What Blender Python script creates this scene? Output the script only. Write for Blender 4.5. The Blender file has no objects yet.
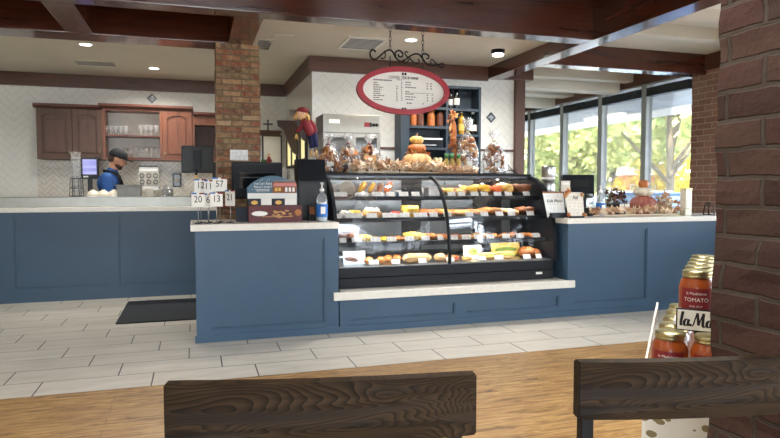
import bpy, bmesh, math, random
from mathutils import Vector, Matrix, Euler
random.seed(7)
sc = bpy.context.scene
COL = sc.collection
R = math.radians
PI = math.pi
# ------------------------------------------------------------------ camera
F = 620.0; TH = R(17.5); PH = math.atan(32/620.0); EYE = 1.28
fw = Vector((math.sin(TH)*math.cos(PH), math.cos(TH)*math.cos(PH), -math.sin(PH)))
rt = Vector((math.cos(TH), -math.sin(TH), 0)); up = rt.cross(fw)
cd = bpy.data.cameras.new('camera'); cam = bpy.data.objects.new('camera', cd); COL.objects.link(cam)
cam.location = (0, 0, EYE)
cam.matrix_world = Matrix(((rt.x, up.x, -fw.x, 0), (rt.y, up.y, -fw.y, 0), (rt.z, up.z, -fw.z, EYE), (0, 0, 0, 1)))
cd.sensor_width = 36; cd.lens = 36*F/780; cd.clip_start = 0.05; cd.clip_end = 300
sc.camera = cam
def pt(px, py, x=None, y=None, z=None):
    """a place measured in the photo, on the plane x, y or z = value"""
    d = rt*(px-390)/F + up*(219-py)/F + fw
    if x is not None: t = x/d.x
    elif y is not None: t = y/d.y
    else: t = (z-EYE)/d.z
    return Vector((d.x*t, d.y*t, EYE+d.z*t))
def mpp(p):                                   # metres per pixel at a point
    return ((Vector(p)-Vector((0, 0, EYE))).dot(fw))/F
# ------------------------------------------------------------------ materials
def srgb(r, g, b):
    f = lambda c: ((c/255+0.055)/1.055)**2.4 if c/255 > 0.04045 else c/255/12.92
    return (f(r), f(g), f(b), 1)
class NT:
    def __init__(s, name):
        s.m = bpy.data.materials.new(name); s.m.use_nodes = True
        s.t = s.m.node_tree; s.n = s.t.nodes; s.l = s.t.links
        s.b = s.n['Principled BSDF']
    def new(s, typ, **k):
        n = s.n.new(typ)
        for a, v in k.items(): setattr(n, a, v)
        return n
    def link(s, a, b): s.l.new(a, b)
    def math(s, op, a, b=None, c=None):
        n = s.new('ShaderNodeMath', operation=op)
        for i, v in enumerate((a, b, c)):
            if v is None: continue
            if isinstance(v, (int, float)): n.inputs[i].default_value = v
            else: s.link(v, n.inputs[i])
        return n.outputs[0]
    def coords(s): return s.new('ShaderNodeTexCoord').outputs['Object']
    def world(s): return s.new('ShaderNodeNewGeometry').outputs['Position']
    def sep(s, v):
        n = s.new('ShaderNodeSeparateXYZ'); s.link(v, n.inputs[0]); return n.outputs
    def comb(s, x=0, y=0, z=0):
        n = s.new('ShaderNodeCombineXYZ')
        for i, v in enumerate((x, y, z)):
            if isinstance(v, (int, float)): n.inputs[i].default_value = v
            else: s.link(v, n.inputs[i])
        return n.outputs[0]
    def mapping(s, v, scale=(1, 1, 1), rot=(0, 0, 0), loc=(0, 0, 0)):
        n = s.new('ShaderNodeMapping'); s.link(v, n.inputs[0])
        n.inputs['Scale'].default_value = scale; n.inputs['Rotation'].default_value = rot; n.inputs['Location'].default_value = loc
        return n.outputs[0]
    def noise(s, v, scale=5, detail=3, rough=0.5, dist=0):
        n = s.new('ShaderNodeTexNoise'); s.link(v, n.inputs['Vector'])
        n.inputs['Scale'].default_value = scale; n.inputs['Detail'].default_value = detail
        n.inputs['Roughness'].default_value = rough; n.inputs['Distortion'].default_value = dist
        return n.outputs['Fac']
    def ramp(s, v, stops):
        n = s.new('ShaderNodeValToRGB'); s.link(v, n.inputs[0])
        e = n.color_ramp.elements
        while len(e) < len(stops): e.new(0.5)
        for i, (p, c) in enumerate(stops): e[i].position = p; e[i].color = c if len(c) == 4 else (*c, 1)
        return n.outputs[0]
    def mix(s, f, a, b, mode='MIX'):
        n = s.new('ShaderNodeMix', data_type='RGBA', blend_type=mode)
        for i, v in ((0, f), (6, a), (7, b)):
            if isinstance(v, (int, float, tuple)): n.inputs[i].default_value = v
            else: s.link(v, n.inputs[i])
        return n.outputs[2]
    def bump(s, h, strength=0.3, dist=0.01):
        n = s.new('ShaderNodeBump'); s.link(h, n.inputs['Height'])
        n.inputs['Strength'].default_value = strength; n.inputs['Distance'].default_value = dist
        s.link(n.outputs[0], s.b.inputs['Normal'])
    def color(s, c):
        if isinstance(c, tuple): s.b.inputs['Base Color'].default_value = c
        else: s.link(c, s.b.inputs['Base Color'])
    def set(s, **k):
        for a, v in k.items(): s.b.inputs[a.replace('_', ' ')].default_value = v
        return s
M = {}
def plain(name, rgb, rough=0.5, metal=0, var=0.12, scale=12, bump=0, coat=0, spec=0.5):
    """plain colour with a small procedural variation of tone"""
    if name in M: return M[name]
    t = NT(name); c = srgb(*rgb)
    v = t.noise(t.coords(), scale, 3)
    lo = tuple(x*(1-var) for x in c[:3])+(1,); hi = tuple(min(1, x*(1+var)) for x in c[:3])+(1,)
    t.color(t.ramp(v, [(0.3, lo), (0.7, hi)]))
    t.set(Roughness=rough, Metallic=metal, Coat_Weight=coat, Specular_IOR_Level=spec)
    if bump: t.bump(v, bump, 0.01)
    M[name] = t.m; return t.m
def wood(name, c1, c2, c3, rough=0.35, axis='x', scale=6, coat=0.0, ring=False, spec=0.5, stretch=14, ringscale=9):
    t = NT(name); v = t.coords()
    sc_ = {'x': (1, stretch, stretch), 'y': (stretch, 1, stretch), 'z': (stretch, stretch, 1)}[axis]
    g = t.noise(t.mapping(v, sc_), scale*0.35, 5, 0.6, 0.6)
    col = t.ramp(g, [(0.3, srgb(*c1)), (0.5, srgb(*c2)), (0.72, srgb(*c3))])
    if ring:
        nn = t.noise(t.mapping(v, (1.3, 1.3, 8.0), loc=(3.1, 0, 0.2)), 2.1, 2, 0.4, 0.3)
        w = t.math('FRACT', t.math('MULTIPLY', nn, 44))
        w = t.math('POWER', w, 1.6)
        col = t.mix(t.math('MULTIPLY', w, 0.9), col, srgb(*c3))
        g = w
    t.color(col); t.set(Roughness=rough, Coat_Weight=coat, Coat_Roughness=0.12, Specular_IOR_Level=spec)
    t.bump(g, 0.12, 0.004)
    M[name] = t.m; return t.m
def glassy(name, tint=(1, 1, 1), refl=0.06, rough=0.03, bump=0.0, opac=0.0, bscale=30, fk=0.7):
    """thin sheet: see-through with a fresnel reflection"""
    t = NT(name); n = t.n; n.remove(t.b)
    out = n['Material Output']
    tr = t.new('ShaderNodeBsdfTransparent'); tr.inputs[0].default_value = (*tint, 1)
    gl = t.new('ShaderNodeBsdfGlossy'); gl.inputs['Roughness'].default_value = rough
    fr = t.new('ShaderNodeLayerWeight'); fr.inputs[0].default_value = 0.25
    f = t.math('ADD', t.math('MULTIPLY', fr.outputs['Fresnel'], fk), refl)
    if bump:
        ns = t.noise(t.coords(), bscale, 3)
        bp = t.new('ShaderNodeBump'); t.link(ns, bp.inputs['Height']); bp.inputs['Strength'].default_value = bump
        bp.inputs['Distance'].default_value = 0.02
        t.link(bp.outputs[0], gl.inputs['Normal']); t.link(bp.outputs[0], fr.inputs['Normal'])
    mx = t.new('ShaderNodeMixShader'); t.link(f, mx.inputs[0]); t.link(tr.outputs[0], mx.inputs[1]); t.link(gl.outputs[0], mx.inputs[2])
    last = mx
    if opac:
        df = t.new('ShaderNodeBsdfDiffuse'); df.inputs[0].default_value = (0.85, 0.85, 0.85, 1)
        m2 = t.new('ShaderNodeMixShader'); m2.inputs[0].default_value = opac
        t.link(mx.outputs[0], m2.inputs[1]); t.link(df.outputs[0], m2.inputs[2]); last = m2
    t.link(last.outputs[0], out.inputs[0]); M[name] = t.m; return t.m
def emis(name, rgb, strength):
    t = NT(name); t.set(Emission_Strength=strength); t.b.inputs['Emission Color'].default_value = (*rgb, 1)
    t.color((*rgb, 1)); M[name] = t.m; return t.m

def brick_mat(name, cols, mortar, w=0.2, h=0.068, bump=0.8):
    t = NT(name); x, y, z = t.sep(t.world())
    u = t.math('ADD', x, y)
    vec = t.comb(u, z, 0)
    n0 = t.new('ShaderNodeTexNoise'); t.link(vec, n0.inputs['Vector']); n0.inputs['Scale'].default_value = 14
    wob = t.mix(0.012, vec, n0.outputs['Color'])
    b = t.new('ShaderNodeTexBrick'); t.link(wob, b.inputs['Vector'])
    b.inputs['Scale'].default_value = 1; b.inputs['Brick Width'].default_value = w; b.inputs['Row Height'].default_value = h
    b.inputs['Mortar Size'].default_value = 0.007; b.inputs['Mortar Smooth'].default_value = 0.4; b.inputs['Bias'].default_value = 0
    b.inputs['Color1'].default_value = (0, 0, 0, 1); b.inputs['Color2'].default_value = (1, 1, 1, 1); b.inputs['Mortar'].default_value = (0.5, 0.5, 0.5, 1)
    k = len(cols)
    bc = t.ramp(b.outputs['Color'], [(i/(k-1), srgb(*c)) for i, c in enumerate(cols)])
    ns = t.noise(t.world(), 22, 4, 0.7)
    bc = t.mix(t.math('MULTIPLY', ns, 0.75), bc, t.ramp(ns, [(0.35, srgb(*[int(c*0.5) for c in cols[0]])), (0.65, srgb(*cols[-1]))]))
    col = t.mix(b.outputs['Fac'], bc, srgb(*mortar))
    t.color(col); t.set(Roughness=0.85)
    hgt = t.math('ADD', t.math('MULTIPLY', b.outputs['Fac'], -1), t.math('MULTIPLY', ns, 0.6))
    t.bump(hgt, bump, 0.012); M[name] = t.m
def herring_mat(name, base, grout, w=0.22, h=0.075, rough=0.12, bump=0.5, weave=True):
    t = NT(name); x, y, z = t.sep(t.world())
    u = t.math('ADD', x, y); vec = t.comb(u, z, 0)
    def br(rot):
        b = t.new('ShaderNodeTexBrick'); t.link(t.mapping(vec, rot=(0, 0, rot)), b.inputs['Vector'])
        b.inputs['Scale'].default_value = 1; b.inputs['Brick Width'].default_value = w; b.inputs['Row Height'].default_value = h
        b.inputs['Mortar Size'].default_value = 0.0025; b.inputs['Mortar Smooth'].default_value = 0.2
        return b.outputs['Fac']
    f1 = br(R(45)); f2 = br(R(-45))
    # herringbone look: alternate diagonal stripes of the two directions
    s = t.math('GREATER_THAN', t.math('FRACT', t.math('MULTIPLY', u, 1/(w*1.414))), 0.5)
    f = t.math('ADD', t.math('MULTIPLY', f1, s), t.math('MULTIPLY', f2, t.math('SUBTRACT', 1, s)))
    t.color(t.mix(f, srgb(*base), srgb(*grout))); t.set(Roughness=rough)
    ns = t.noise(vec, 9, 2)
    t.bump(t.math('ADD', t.math('MULTIPLY', f, -1), t.math('MULTIPLY', ns, 0.8)), bump, 0.004); M[name] = t.m

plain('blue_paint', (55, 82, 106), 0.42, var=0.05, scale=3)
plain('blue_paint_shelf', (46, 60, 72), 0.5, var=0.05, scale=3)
plain('quartz', (224, 220, 210), 0.25, var=0.05, scale=25)
plain('steel', (176, 178, 180), 0.28, 1, var=0.06)
plain('steel_mid', (146, 145, 138), 0.38, 1, var=0.06)
plain('bin_grey', (132, 132, 128), 0.5, 0.2)
plain('steel_dark', (90, 92, 95), 0.35, 1, var=0.06)
plain('cream', (212, 206, 190), 0.75, var=0.03, scale=3)
plain('white_paint', (232, 231, 225), 0.6, var=0.03)
plain('black', (14, 15, 17), 0.45, var=0.1)
plain('black_gloss', (9, 10, 12), 0.16, var=0.1)
plain('case_black', (15, 20, 27), 0.45, var=0.06, scale=4, spec=0.3)
plain('iron', (22, 21, 22), 0.5, 0.6)
plain('white_plastic', (235, 235, 232), 0.4, var=0.02)
plain('paper', (238, 236, 228), 0.8, var=0.02)
plain('ink', (30, 30, 34), 0.8, var=0.02)
plain('red_frame', (162, 26, 42), 0.4, var=0.06)
plain('red_label', (128, 30, 36), 0.5, var=0.04)
plain('gold', (206, 196, 150), 0.3, 1, var=0.06)
plain('soup', (150, 70, 26), 0.3, var=0.16, scale=30, coat=0.5)
plain('mat_rubber', (22, 29, 38), 0.8, var=0.2, scale=60, bump=0.2)
plain('skin', (178, 128, 102), 0.6, var=0.05)
plain('beard', (66, 46, 38), 0.9, var=0.2)
plain('polo', (32, 78, 142), 0.8, var=0.1)
plain('apron', (22, 24, 32), 0.85, var=0.1)
plain('trouser', (30, 30, 34), 0.85, var=0.1)
plain('concrete', (190, 186, 178), 0.9, var=0.08, scale=2)
plain('asphalt', (150, 150, 150), 0.9, var=0.1, scale=2)
plain('label_blue', (40, 110, 190), 0.5, var=0.1)
plain('gel', (215, 225, 232), 0.15, var=0.05)
plain('navy', (26, 34, 50), 0.6, var=0.05)
plain('burgundy', (86, 28, 30), 0.5, var=0.15)
plain('header_blue', (72, 104, 124), 0.5, var=0.08)
plain('pink_awning', (205, 130, 128), 0.6)
plain('window_yellow', (230, 185, 90), 0.5)
wood('beam_wood', (58, 30, 22), (80, 42, 30), (48, 25, 19), 0.16, 'x', 3, coat=0.5)
wood('beam_wood_y', (58, 30, 22), (80, 42, 30), (48, 25, 19), 0.16, 'y', 3, coat=0.5)
wood('trim_wood', (76, 48, 36), (94, 62, 48), (60, 38, 29), 0.35, 'x', 3)
wood('trim_wood_y', (76, 48, 36), (94, 62, 48), (60, 38, 29), 0.35, 'y', 3)
wood('post_wood', (76, 48, 36), (94, 62, 48), (60, 38, 29), 0.4, 'z', 3)
wood('cab_wood', (104, 58, 38), (122, 72, 48), (80, 44, 30), 0.4, 'z', 5)
wood('cab_wood_dull', (84, 60, 50), (96, 70, 58), (68, 48, 40), 0.5, 'z', 5)
wood('crown_wood', (84, 44, 32), (98, 54, 40), (66, 34, 26), 0.4, 'x', 5)
wood('chair_wood', (38, 28, 19), (58, 44, 29), (13, 10, 8), 0.42, 'x', 5, ring=True, coat=0.0, spec=0.12, stretch=20)
glassy('pane_glass', refl=0.03); glassy('case_glass', refl=0.012, fk=0.22); glassy('clear_glass', (1, 1, 1), 0.05, fk=0.4, opac=0.16)
glassy('cellophane', (1, 0.99, 0.99), 0.10, 0.14, bump=0.9, opac=0.13)
glassy('clear_plastic', (0.93, 0.95, 0.97), 0.10, 0.1, opac=0.12)
glassy('jar_glass', (1, 0.95, 0.92), 0.07, 0.02)
brick_mat('brick', [(128, 62, 40), (158, 92, 60), (120, 104, 72), (178, 138, 98), (96, 70, 50), (150, 78, 50), (186, 160, 126)], (112, 98, 80), 0.175, 0.056)
brick_mat('brick_red', [(134, 96, 80), (150, 112, 94), (166, 130, 110), (142, 102, 86)], (172, 152, 134), 0.22, 0.073)
brick_mat('brick_dark', [(58, 32, 26), (72, 40, 32), (84, 60, 48), (48, 30, 24)], (64, 54, 46), 0.2, 0.068)
herring_mat('wall_tile', (232, 231, 224), (208, 205, 198), 0.24, 0.08)
herring_mat('backsplash', (216, 209, 196), (160, 152, 138), 0.16, 0.05, rough=0.25, bump=0.8)
# wood floor: planks running across the view
def floor_wood():
    t = NT('wood_floor'); v = t.world()
    b = t.new('ShaderNodeTexBrick'); t.link(v, b.inputs['Vector']); b.offset = 0.37
    b.inputs['Scale'].default_value = 1; b.inputs['Brick Width'].default_value = 1.3; b.inputs['Row Height'].default_value = 0.1
    b.inputs['Mortar Size'].default_value = 0.0015; b.inputs['Color1'].default_value = (0, 0, 0, 1); b.inputs['Color2'].default_value = (1, 1, 1, 1)
    g = t.noise(t.mapping(v, (1.0, 10, 1)), 3.6, 7, 0.72, 1.2)
    g2 = t.noise(t.mapping(v, (0.8, 5, 1)), 2.2, 3, 0.5, 0.5)
    c = t.ramp(g, [(0.36, srgb(66, 44, 22)), (0.43, srgb(146, 108, 60)), (0.54, srgb(190, 152, 94)), (0.66, srgb(212, 182, 126))])
    c = t.mix(t.math('MULTIPLY', b.outputs['Color'], 0.35), c, srgb(176, 138, 88))
    c = t.mix(t.math('MULTIPLY', g2, 0.4), c, srgb(214, 186, 140), 'MULTIPLY')
    c = t.mix(b.outputs['Fac'], c, srgb(90, 58, 34))
    t.color(c); t.set(Roughness=0.3); t.bump(g, 0.05, 0.003); M['wood_floor'] = t.m
floor_wood()
def floor_tile():
    t = NT('tile_floor'); x, y, z = t.sep(t.world())
    P_, L_ = 0.302, 0.684
    r = t.math('DIVIDE', t.math('SUBTRACT', y, 4.215), P_)
    row = t.math('FLOOR', r); fy = t.math('SUBTRACT', r, row)
    xs = t.math('DIVIDE', t.math('ADD', t.math('ADD', x, 0.285), t.math('MULTIPLY', row, 0.228)), L_)
    fx = t.math('FRACT', xs)
    g = 0.0045
    a = t.math('LESS_THAN', t.math('MULTIPLY', t.math('MINIMUM', fx, t.math('SUBTRACT', 1, fx)), L_), g)
    b = t.math('LESS_THAN', t.math('MULTIPLY', t.math('MINIMUM', fy, t.math('SUBTRACT', 1, fy)), P_), 0.0035)
    m = t.math('MAXIMUM', a, b)
    n = t.noise(t.mapping(t.world(), (1, 4, 1)), 2.5, 5, 0.6)
    wn = t.new('ShaderNodeTexWhiteNoise'); t.link(t.comb(t.math('FLOOR', xs), row, 0), wn.inputs['Vector'])
    c = t.ramp(n, [(0.3, srgb(196, 190, 178)), (0.7, srgb(216, 211, 200))])
    c = t.mix(t.math('MULTIPLY', wn.outputs['Value'], 0.12), c, srgb(180, 172, 158))
    t.color(t.mix(m, c, srgb(66, 60, 54))); t.set(Roughness=0.34); t.bump(t.math('MULTIPLY', m, -1), 0.4, 0.003); M['tile_floor'] = t.m
floor_tile()
def stripes(name, base, ink, freq=90, duty=0.62, seed=1):
    """printed lines of small type, too fine to read"""
    t = NT(name); x, y, z = t.sep(t.coords())
    ln = t.math('GREATER_THAN', t.math('FRACT', t.math('MULTIPLY', z, freq)), duty)
    n = t.noise(t.mapping(t.coords(), (freq*1.6, 1, freq*0.2)), 1.0, 2)
    wd = t.math('GREATER_THAN', n, 0.46)
    t.color(t.mix(t.math('MULTIPLY', t.math('MULTIPLY', ln, wd), 0.45), srgb(*base), srgb(*ink))); t.set(Roughness=0.6); M[name] = t.m
stripes('printed', (246, 245, 241), (70, 70, 76), 75)
stripes('printed_warm', (240, 234, 220), (110, 96, 88), 70)
def leaf_mat(name, cols):
    t = NT(name)
    oi = t.new('ShaderNodeNewGeometry')
    c = t.ramp(oi.outputs['Random Per Island'], [(i/(len(cols)-1), srgb(*k)) for i, k in enumerate(cols)])
    t.color(c); t.set(Roughness=0.7, Specular_IOR_Level=0.2); M[name] = t.m
leaf_mat('dry_leaves', [(220, 190, 152), (238, 222, 194), (196, 150, 116), (244, 232, 208), (210, 170, 134), (168, 122, 94)])
leaf_mat('red_leaves', [(178, 106, 66), (150, 70, 44), (200, 150, 96), (212, 180, 130)])
leaf_mat('tree_leaves', [(146, 162, 92), (178, 188, 112), (206, 204, 130), (120, 140, 80), (222, 216, 150)])
leaf_mat('gold_leaves', [(214, 186, 60), (228, 200, 84), (196, 168, 58)])
# ------------------------------------------------------------------ mesh builder
class MB:
    def __init__(s): s.b = bmesh.new(); s.mi = 0; s.mats = []
    def m(s, name):
        mt = M[name]
        if mt not in s.mats: s.mats.append(mt)
        s.mi = s.mats.index(mt); return s
    def _f(s, vs, smooth=False):
        try: f = s.b.faces.new(vs)
        except ValueError: return None
        f.material_index = s.mi; f.smooth = smooth; return f
    def box(s, x0, x1, y0, y1, z0, z1, mat=None):
        v = [s.b.verts.new(p) for p in ((x0, y0, z0), (x1, y0, z0), (x1, y1, z0), (x0, y1, z0), (x0, y0, z1), (x1, y0, z1), (x1, y1, z1), (x0, y1, z1))]
        if mat is not None:
            for q in v: q.co = mat @ q.co
        for i in ((0, 3, 2, 1), (4, 5, 6, 7), (0, 1, 5, 4), (1, 2, 6, 5), (2, 3, 7, 6), (3, 0, 4, 7)): s._f([v[k] for k in i])
        return s
    def rbox(s, x0, x1, y0, y1, z0, z1, r=0.01, mat=None):
        """box with bevelled edges"""
        t = bmesh.new()
        bmesh.ops.create_cube(t, size=1)
        for q in t.verts: q.co = Vector(((x0+x1)/2+q.co.x*(x1-x0), (y0+y1)/2+q.co.y*(y1-y0), (z0+z1)/2+q.co.z*(z1-z0)))
        r = min(r, 0.45*min(abs(x1-x0), abs(y1-y0), abs(z1-z0)))
        bmesh.ops.bevel(t, geom=list(t.edges), offset=r, segments=2, affect='EDGES', profile=0.7)
        return s.add(t, mat)
    def add(s, t, mat=None, smooth=False):
        mp = {}
        for q in t.verts: mp[q] = s.b.verts.new(mat @ q.co if mat is not None else q.co)
        for f in t.faces: s._f([mp[q] for q in f.verts], smooth)
        t.free(); return s
    def sph(s, c, r, seg=16, ring=10, mat=None, fn=None):
        t = bmesh.new(); bmesh.ops.create_uvsphere(t, u_segments=seg, v_segments=ring, radius=1)
        rr = r if isinstance(r, (tuple, list)) else (r, r, r)
        for q in t.verts:
            p = q.co.copy()
            if fn: p = fn(p)
            q.co = Vector((c[0]+p.x*rr[0], c[1]+p.y*rr[1], c[2]+p.z*rr[2]))
        return s.add(t, mat, True)
    def lathe(s, prof, c=(0, 0, 0), seg=20, mat=None, smooth=True, fn=None, cap=True):
        """profile [(radius, z)] turned about z"""
        rings = []
        for r, z in prof:
            rg = []
            for i in range(seg):
                a = 2*PI*i/seg; rad = r*(fn(a, z) if fn else 1)
                p = Vector((c[0]+rad*math.cos(a), c[1]+rad*math.sin(a), c[2]+z))
                rg.append(s.b.verts.new(mat @ p if mat is not None else p))
            rings.append(rg)
        for a, b in zip(rings, rings[1:]):
            for i in range(seg): s._f([a[i], a[(i+1) % seg], b[(i+1) % seg], b[i]], smooth)
        if cap:
            if prof[0][0] > 1e-5: s._f(rings[0][::-1])
            if prof[-1][0] > 1e-5: s._f(rings[-1])
        return s
    def tube(s, pts, r, seg=8, closed=False):
        """r: radius or list of radii"""
        pts = [Vector(p) for p in pts]; n = len(pts); rings = []
        ref = Vector((0, 0, 1))
        for i, p in enumerate(pts):
            if closed: d = pts[(i+1) % n]-pts[i-1]
            else: d = pts[min(i+1, n-1)]-pts[max(i-1, 0)]
            d.normalize()
            u = d.cross(ref)
            if u.length < 0.1: u = d.cross(Vector((1, 0, 0)))
            if u.length < 0.1: u = d.cross(Vector((0, 1, 0)))
            u.normalize(); w = d.cross(u)
            rad = r[i] if isinstance(r, (list, tuple)) else r
            rings.append([s.b.verts.new(p+u*rad*math.cos(2*PI*k/seg)+w*rad*math.sin(2*PI*k/seg)) for k in range(seg)])
        m = n if closed else n-1
        for i in range(m):
            a, b = rings[i], rings[(i+1) % n]
            for k in range(seg): s._f([a[k], a[(k+1) % seg], b[(k+1) % seg], b[k]], True)
        if not closed: s._f(rings[0][::-1]); s._f(rings[-1])
        return s
    def prism(s, poly, a0, a1, axis='y', mat=None):
        """poly of 2D points extruded along axis; axis y -> (x,z), x -> (y,z), z -> (x,y)"""
        def P3(p, a):
            v = {'y': Vector((p[0], a, p[1])), 'x': Vector((a, p[0], p[1])), 'z': Vector((p[0], p[1], a))}[axis]
            return mat @ v if mat is not None else v
        A = [s.b.verts.new(P3(p, a0)) for p in poly]; B = [s.b.verts.new(P3(p, a1)) for p in poly]
        s._f(A); s._f(B[::-1])
        for i in range(len(poly)): s._f([A[i], B[i], B[(i+1) % len(poly)], A[(i+1) % len(poly)]])
        return s
    def build(s, name, mat=None, parent=None, loc=None, rot=None):
        bmesh.ops.recalc_face_normals(s.b, faces=list(s.b.faces))
        me = bpy.data.meshes.new(name); s.b.to_mesh(me); s.b.free()
        if mat: me.materials.append(M[mat])
        else:
            for q in s.mats: me.materials.append(q)
        o = bpy.data.objects.new(name, me); COL.objects.link(o)
        if parent: o.parent = parent
        if loc is not None: o.location = loc
        if rot is not None: o.rotation_euler = rot
        return o
def tag(o, label=None, cat=None, group=None, kind=None):
    if label: o['label'] = label
    if cat: o['category'] = cat
    if group: o['group'] = group
    if kind: o['kind'] = kind
    return o
def thing(name, label, cat, loc=(0, 0, 0), rz=0, group=None):
    o = bpy.data.objects.new(name, None); COL.objects.link(o); o.empty_display_size = 0.05
    o.location = loc; o.rotation_euler = (0, 0, rz)
    return tag(o, label, cat, group)
def dup(root, loc, rz=None, label=None, group=None, scale=None, rot=None):
    def cp(o, par):
        c = o.copy(); COL.objects.link(c); c.parent = par
        for ch in [k for k in COL.objects if k.parent == o]: cp(ch, c)
        return c
    c = cp(root, None); c.location = loc
    if rz is not None: c.rotation_euler = (0, 0, rz)
    if rot is not None: c.rotation_euler = rot
    if scale is not None: c.scale = (scale, scale, scale) if not isinstance(scale, tuple) else scale
    if label: c['label'] = label
    if group: c['group'] = group
    return c
def struct(name, mb, mat=None, parent=None):
    o = mb.build(name, mat, parent)
    if not parent: o['kind'] = 'structure'
    return o
def box(x0, x1, y0, y1, z0, z1): return MB().box(x0, x1, y0, y1, z0, z1)
def rbox(x0, x1, y0, y1, z0, z1, r=0.01): return MB().rbox(x0, x1, y0, y1, z0, z1, r)
_font = {}
def text(name, s, size, mat, parent, loc, rot=(R(90), 0, 0), shear=0.0, depth=0.0008, sx=1.0, align='CENTER', bold=0.0, curve=None):
    """lettering as a mesh of its own"""
    cu = bpy.data.curves.new(name, 'FONT'); cu.body = s; cu.size = size; cu.align_x = align; cu.align_y = 'CENTER'
    cu.extrude = depth; cu.shear = shear; cu.offset = bold; cu.resolution_u = 3
    tmp = bpy.data.objects.new(name, cu); COL.objects.link(tmp)
    dg = bpy.context.evaluated_depsgraph_get(); me = bpy.data.meshes.new_from_object(tmp.evaluated_get(dg))
    bpy.data.objects.remove(tmp); bpy.data.curves.remove(cu)
    me.name = name
    for v in me.vertices:
        v.co.x *= sx
        if curve: v.co = curve(v.co)
    me.materials.clear(); me.materials.append(M[mat])
    o = bpy.data.objects.new(name, me); COL.objects.link(o); o.parent = parent; o.location = loc; o.rotation_euler = rot
    return o
ORD = ['first', 'second', 'third', 'fourth', 'fifth', 'sixth', 'seventh', 'eighth', 'ninth', 'tenth', 'eleventh', 'twelfth', 'thirteenth', 'fourteenth', 'fifteenth', 'sixteenth', 'seventeenth']
# ------------------------------------------------------------------ the setting
CZ = 2.8                                     # cream ceiling; wood ceiling of the dining side is at 2.95
struct('floor', box(-4.2, 6.1, -4.0, 4.215, -0.1, 0), 'wood_floor')
struct('floor', box(-4.2, 6.1, 4.215, 11.4, -0.1, 0.0), 'tile_floor')
struct('ground', box(6.2, 90, -30, 90, -0.45, -0.30), 'asphalt')
struct('ground', box(-30, 6.0, -40, -4.3, -0.15, -0.02), 'concrete')
struct('wall_back', box(-4.2, 1.45, 9.4, 9.55, 0, 2.95), 'wall_tile')
struct('wall_side', box(1.33, 1.45, 7.36, 9.4, 0, 2.95), 'wall_tile')
struct('wall_middle', box(1.33, 3.97, 7.25, 7.36, 0, 2.95), 'wall_tile')
struct('wall_alcove', box(3.97, 6.15, 11.4, 11.5, 0, 2.95), 'cream')
struct('wall_passage', box(3.9, 3.97, 7.36, 11.5, 0, 2.95), 'cream')
struct('wall_left', box(-4.35, -4.2, -4.0, 9.55, 0, 3.1), 'cream')
# dining side rear wall with its window openings
rw = MB(); rw.box(-4.2, 6.1, -4.15, -4.0, 0, 0.7); rw.box(-4.2, 6.1, -4.15, -4.0, 2.6, 2.95)
xs = [-4.2, -3.6, -1.4, -0.9, 1.3, 1.8, 4.0, 4.5, 5.9, 6.1]
for i in range(0, len(xs), 2): rw.box(xs[i], xs[i+1] if i+1 < len(xs) else 6.1, -4.15, -4.0, 0.7, 2.6)
struct('wall_rear', rw, 'cream')
struct('wall_right', box(6.0, 6.15, -4.15, 11.4, 0, 0.9), 'cream')
# ceilings
struct('ceiling', box(-4.2, 3.6, -4.15, 5.1, 2.95, 3.1), 'beam_wood_y')
struct('ceiling', box(-4.2, 0.45, 5.1, 6.34, 2.95, 3.1), 'beam_wood')
struct('ceiling', box(-4.2, 0.45, 6.34, 9.4, CZ, 3.1), 'cream')
struct('ceiling', box(0.45, 3.6, 5.1, 7.25, CZ, 3.1), 'cream')
struct('ceiling', box(0.45, 1.33, 7.25, 9.4, CZ, 3.1), 'cream')
struct('ceiling', box(3.6, 6.15, -4.15, 11.5, 2.95, 3.1), 'cream')
n = 0
def trim(mb, mat):
    global n; n += 1
    return struct('trim_%d' % n, mb, mat)
BZ = 2.65
trim(rbox(-4.2, 3.575, 5.03, 5.22, BZ, 2.95, 0.006), 'beam_wood')          # long beam across the room
trim(rbox(-4.2, 0.33, 6.18, 6.5, BZ, 2.95, 0.006), 'beam_wood')
trim(rbox(-1.06, -0.84, -4.0, 5.03, BZ, 2.95, 0.006), 'beam_wood_y')
trim(rbox(-1.06, -0.84, 5.22, 6.18, BZ, 2.95, 0.006), 'beam_wood_y')
trim(rbox(0.33, 0.56, 5.22, 6.5, BZ, 2.95, 0.006), 'beam_wood_y')
trim(rbox(3.575, 3.775, -4.0, 7.25, BZ, 2.95, 0.006), 'beam_wood_y')       # beam running away to the right of the case
trim(rbox(3.775, 6.0, 6.14, 6.33, BZ, 2.95, 0.006), 'beam_wood')
trim(rbox(3.6, 4.22, 7.19, 7.42, 2.66, 2.95, 0.006), 'trim_wood')
trim(box(1.29, 3.58, 7.2, 7.25, 2.625, CZ), 'trim_wood')
trim(box(1.29, 1.33, 7.25, 9.36, 2.625, CZ), 'trim_wood_y')
trim(box(-4.2, 1.33, 9.36, 9.4, 2.625, CZ), 'trim_wood')
trim(box(3.97, 4.1, 7.19, 7.36, 0, 2.66), 'post_wood')
trim(box(5.96, 6.15, -4.0, 11.4, 2.70, 2.95), 'trim_wood_y')               # wooden header over the windows
trim(box(1.4, 3.97, 7.235, 7.25, 1.735, 1.765), 'trim_wood')
# cream joists of the window bay
for y0, y1, z in ((7.43, 7.6, 2.77), (7.72, 7.97, 2.66), (8.88, 9.2, 2.77), (9.43, 9.7, 2.66), (10.6, 10.9, 2.77), (5.3, 5.42, 2.83), (5.42, 6.13, 2.89), (3.6, 3.75, 2.77), (3.9, 4.2, 2.66)):
    trim(box(3.78 if y1 < 7 else 3.97, 5.96, y0, y1, z, 2.95), 'cream')
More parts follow.
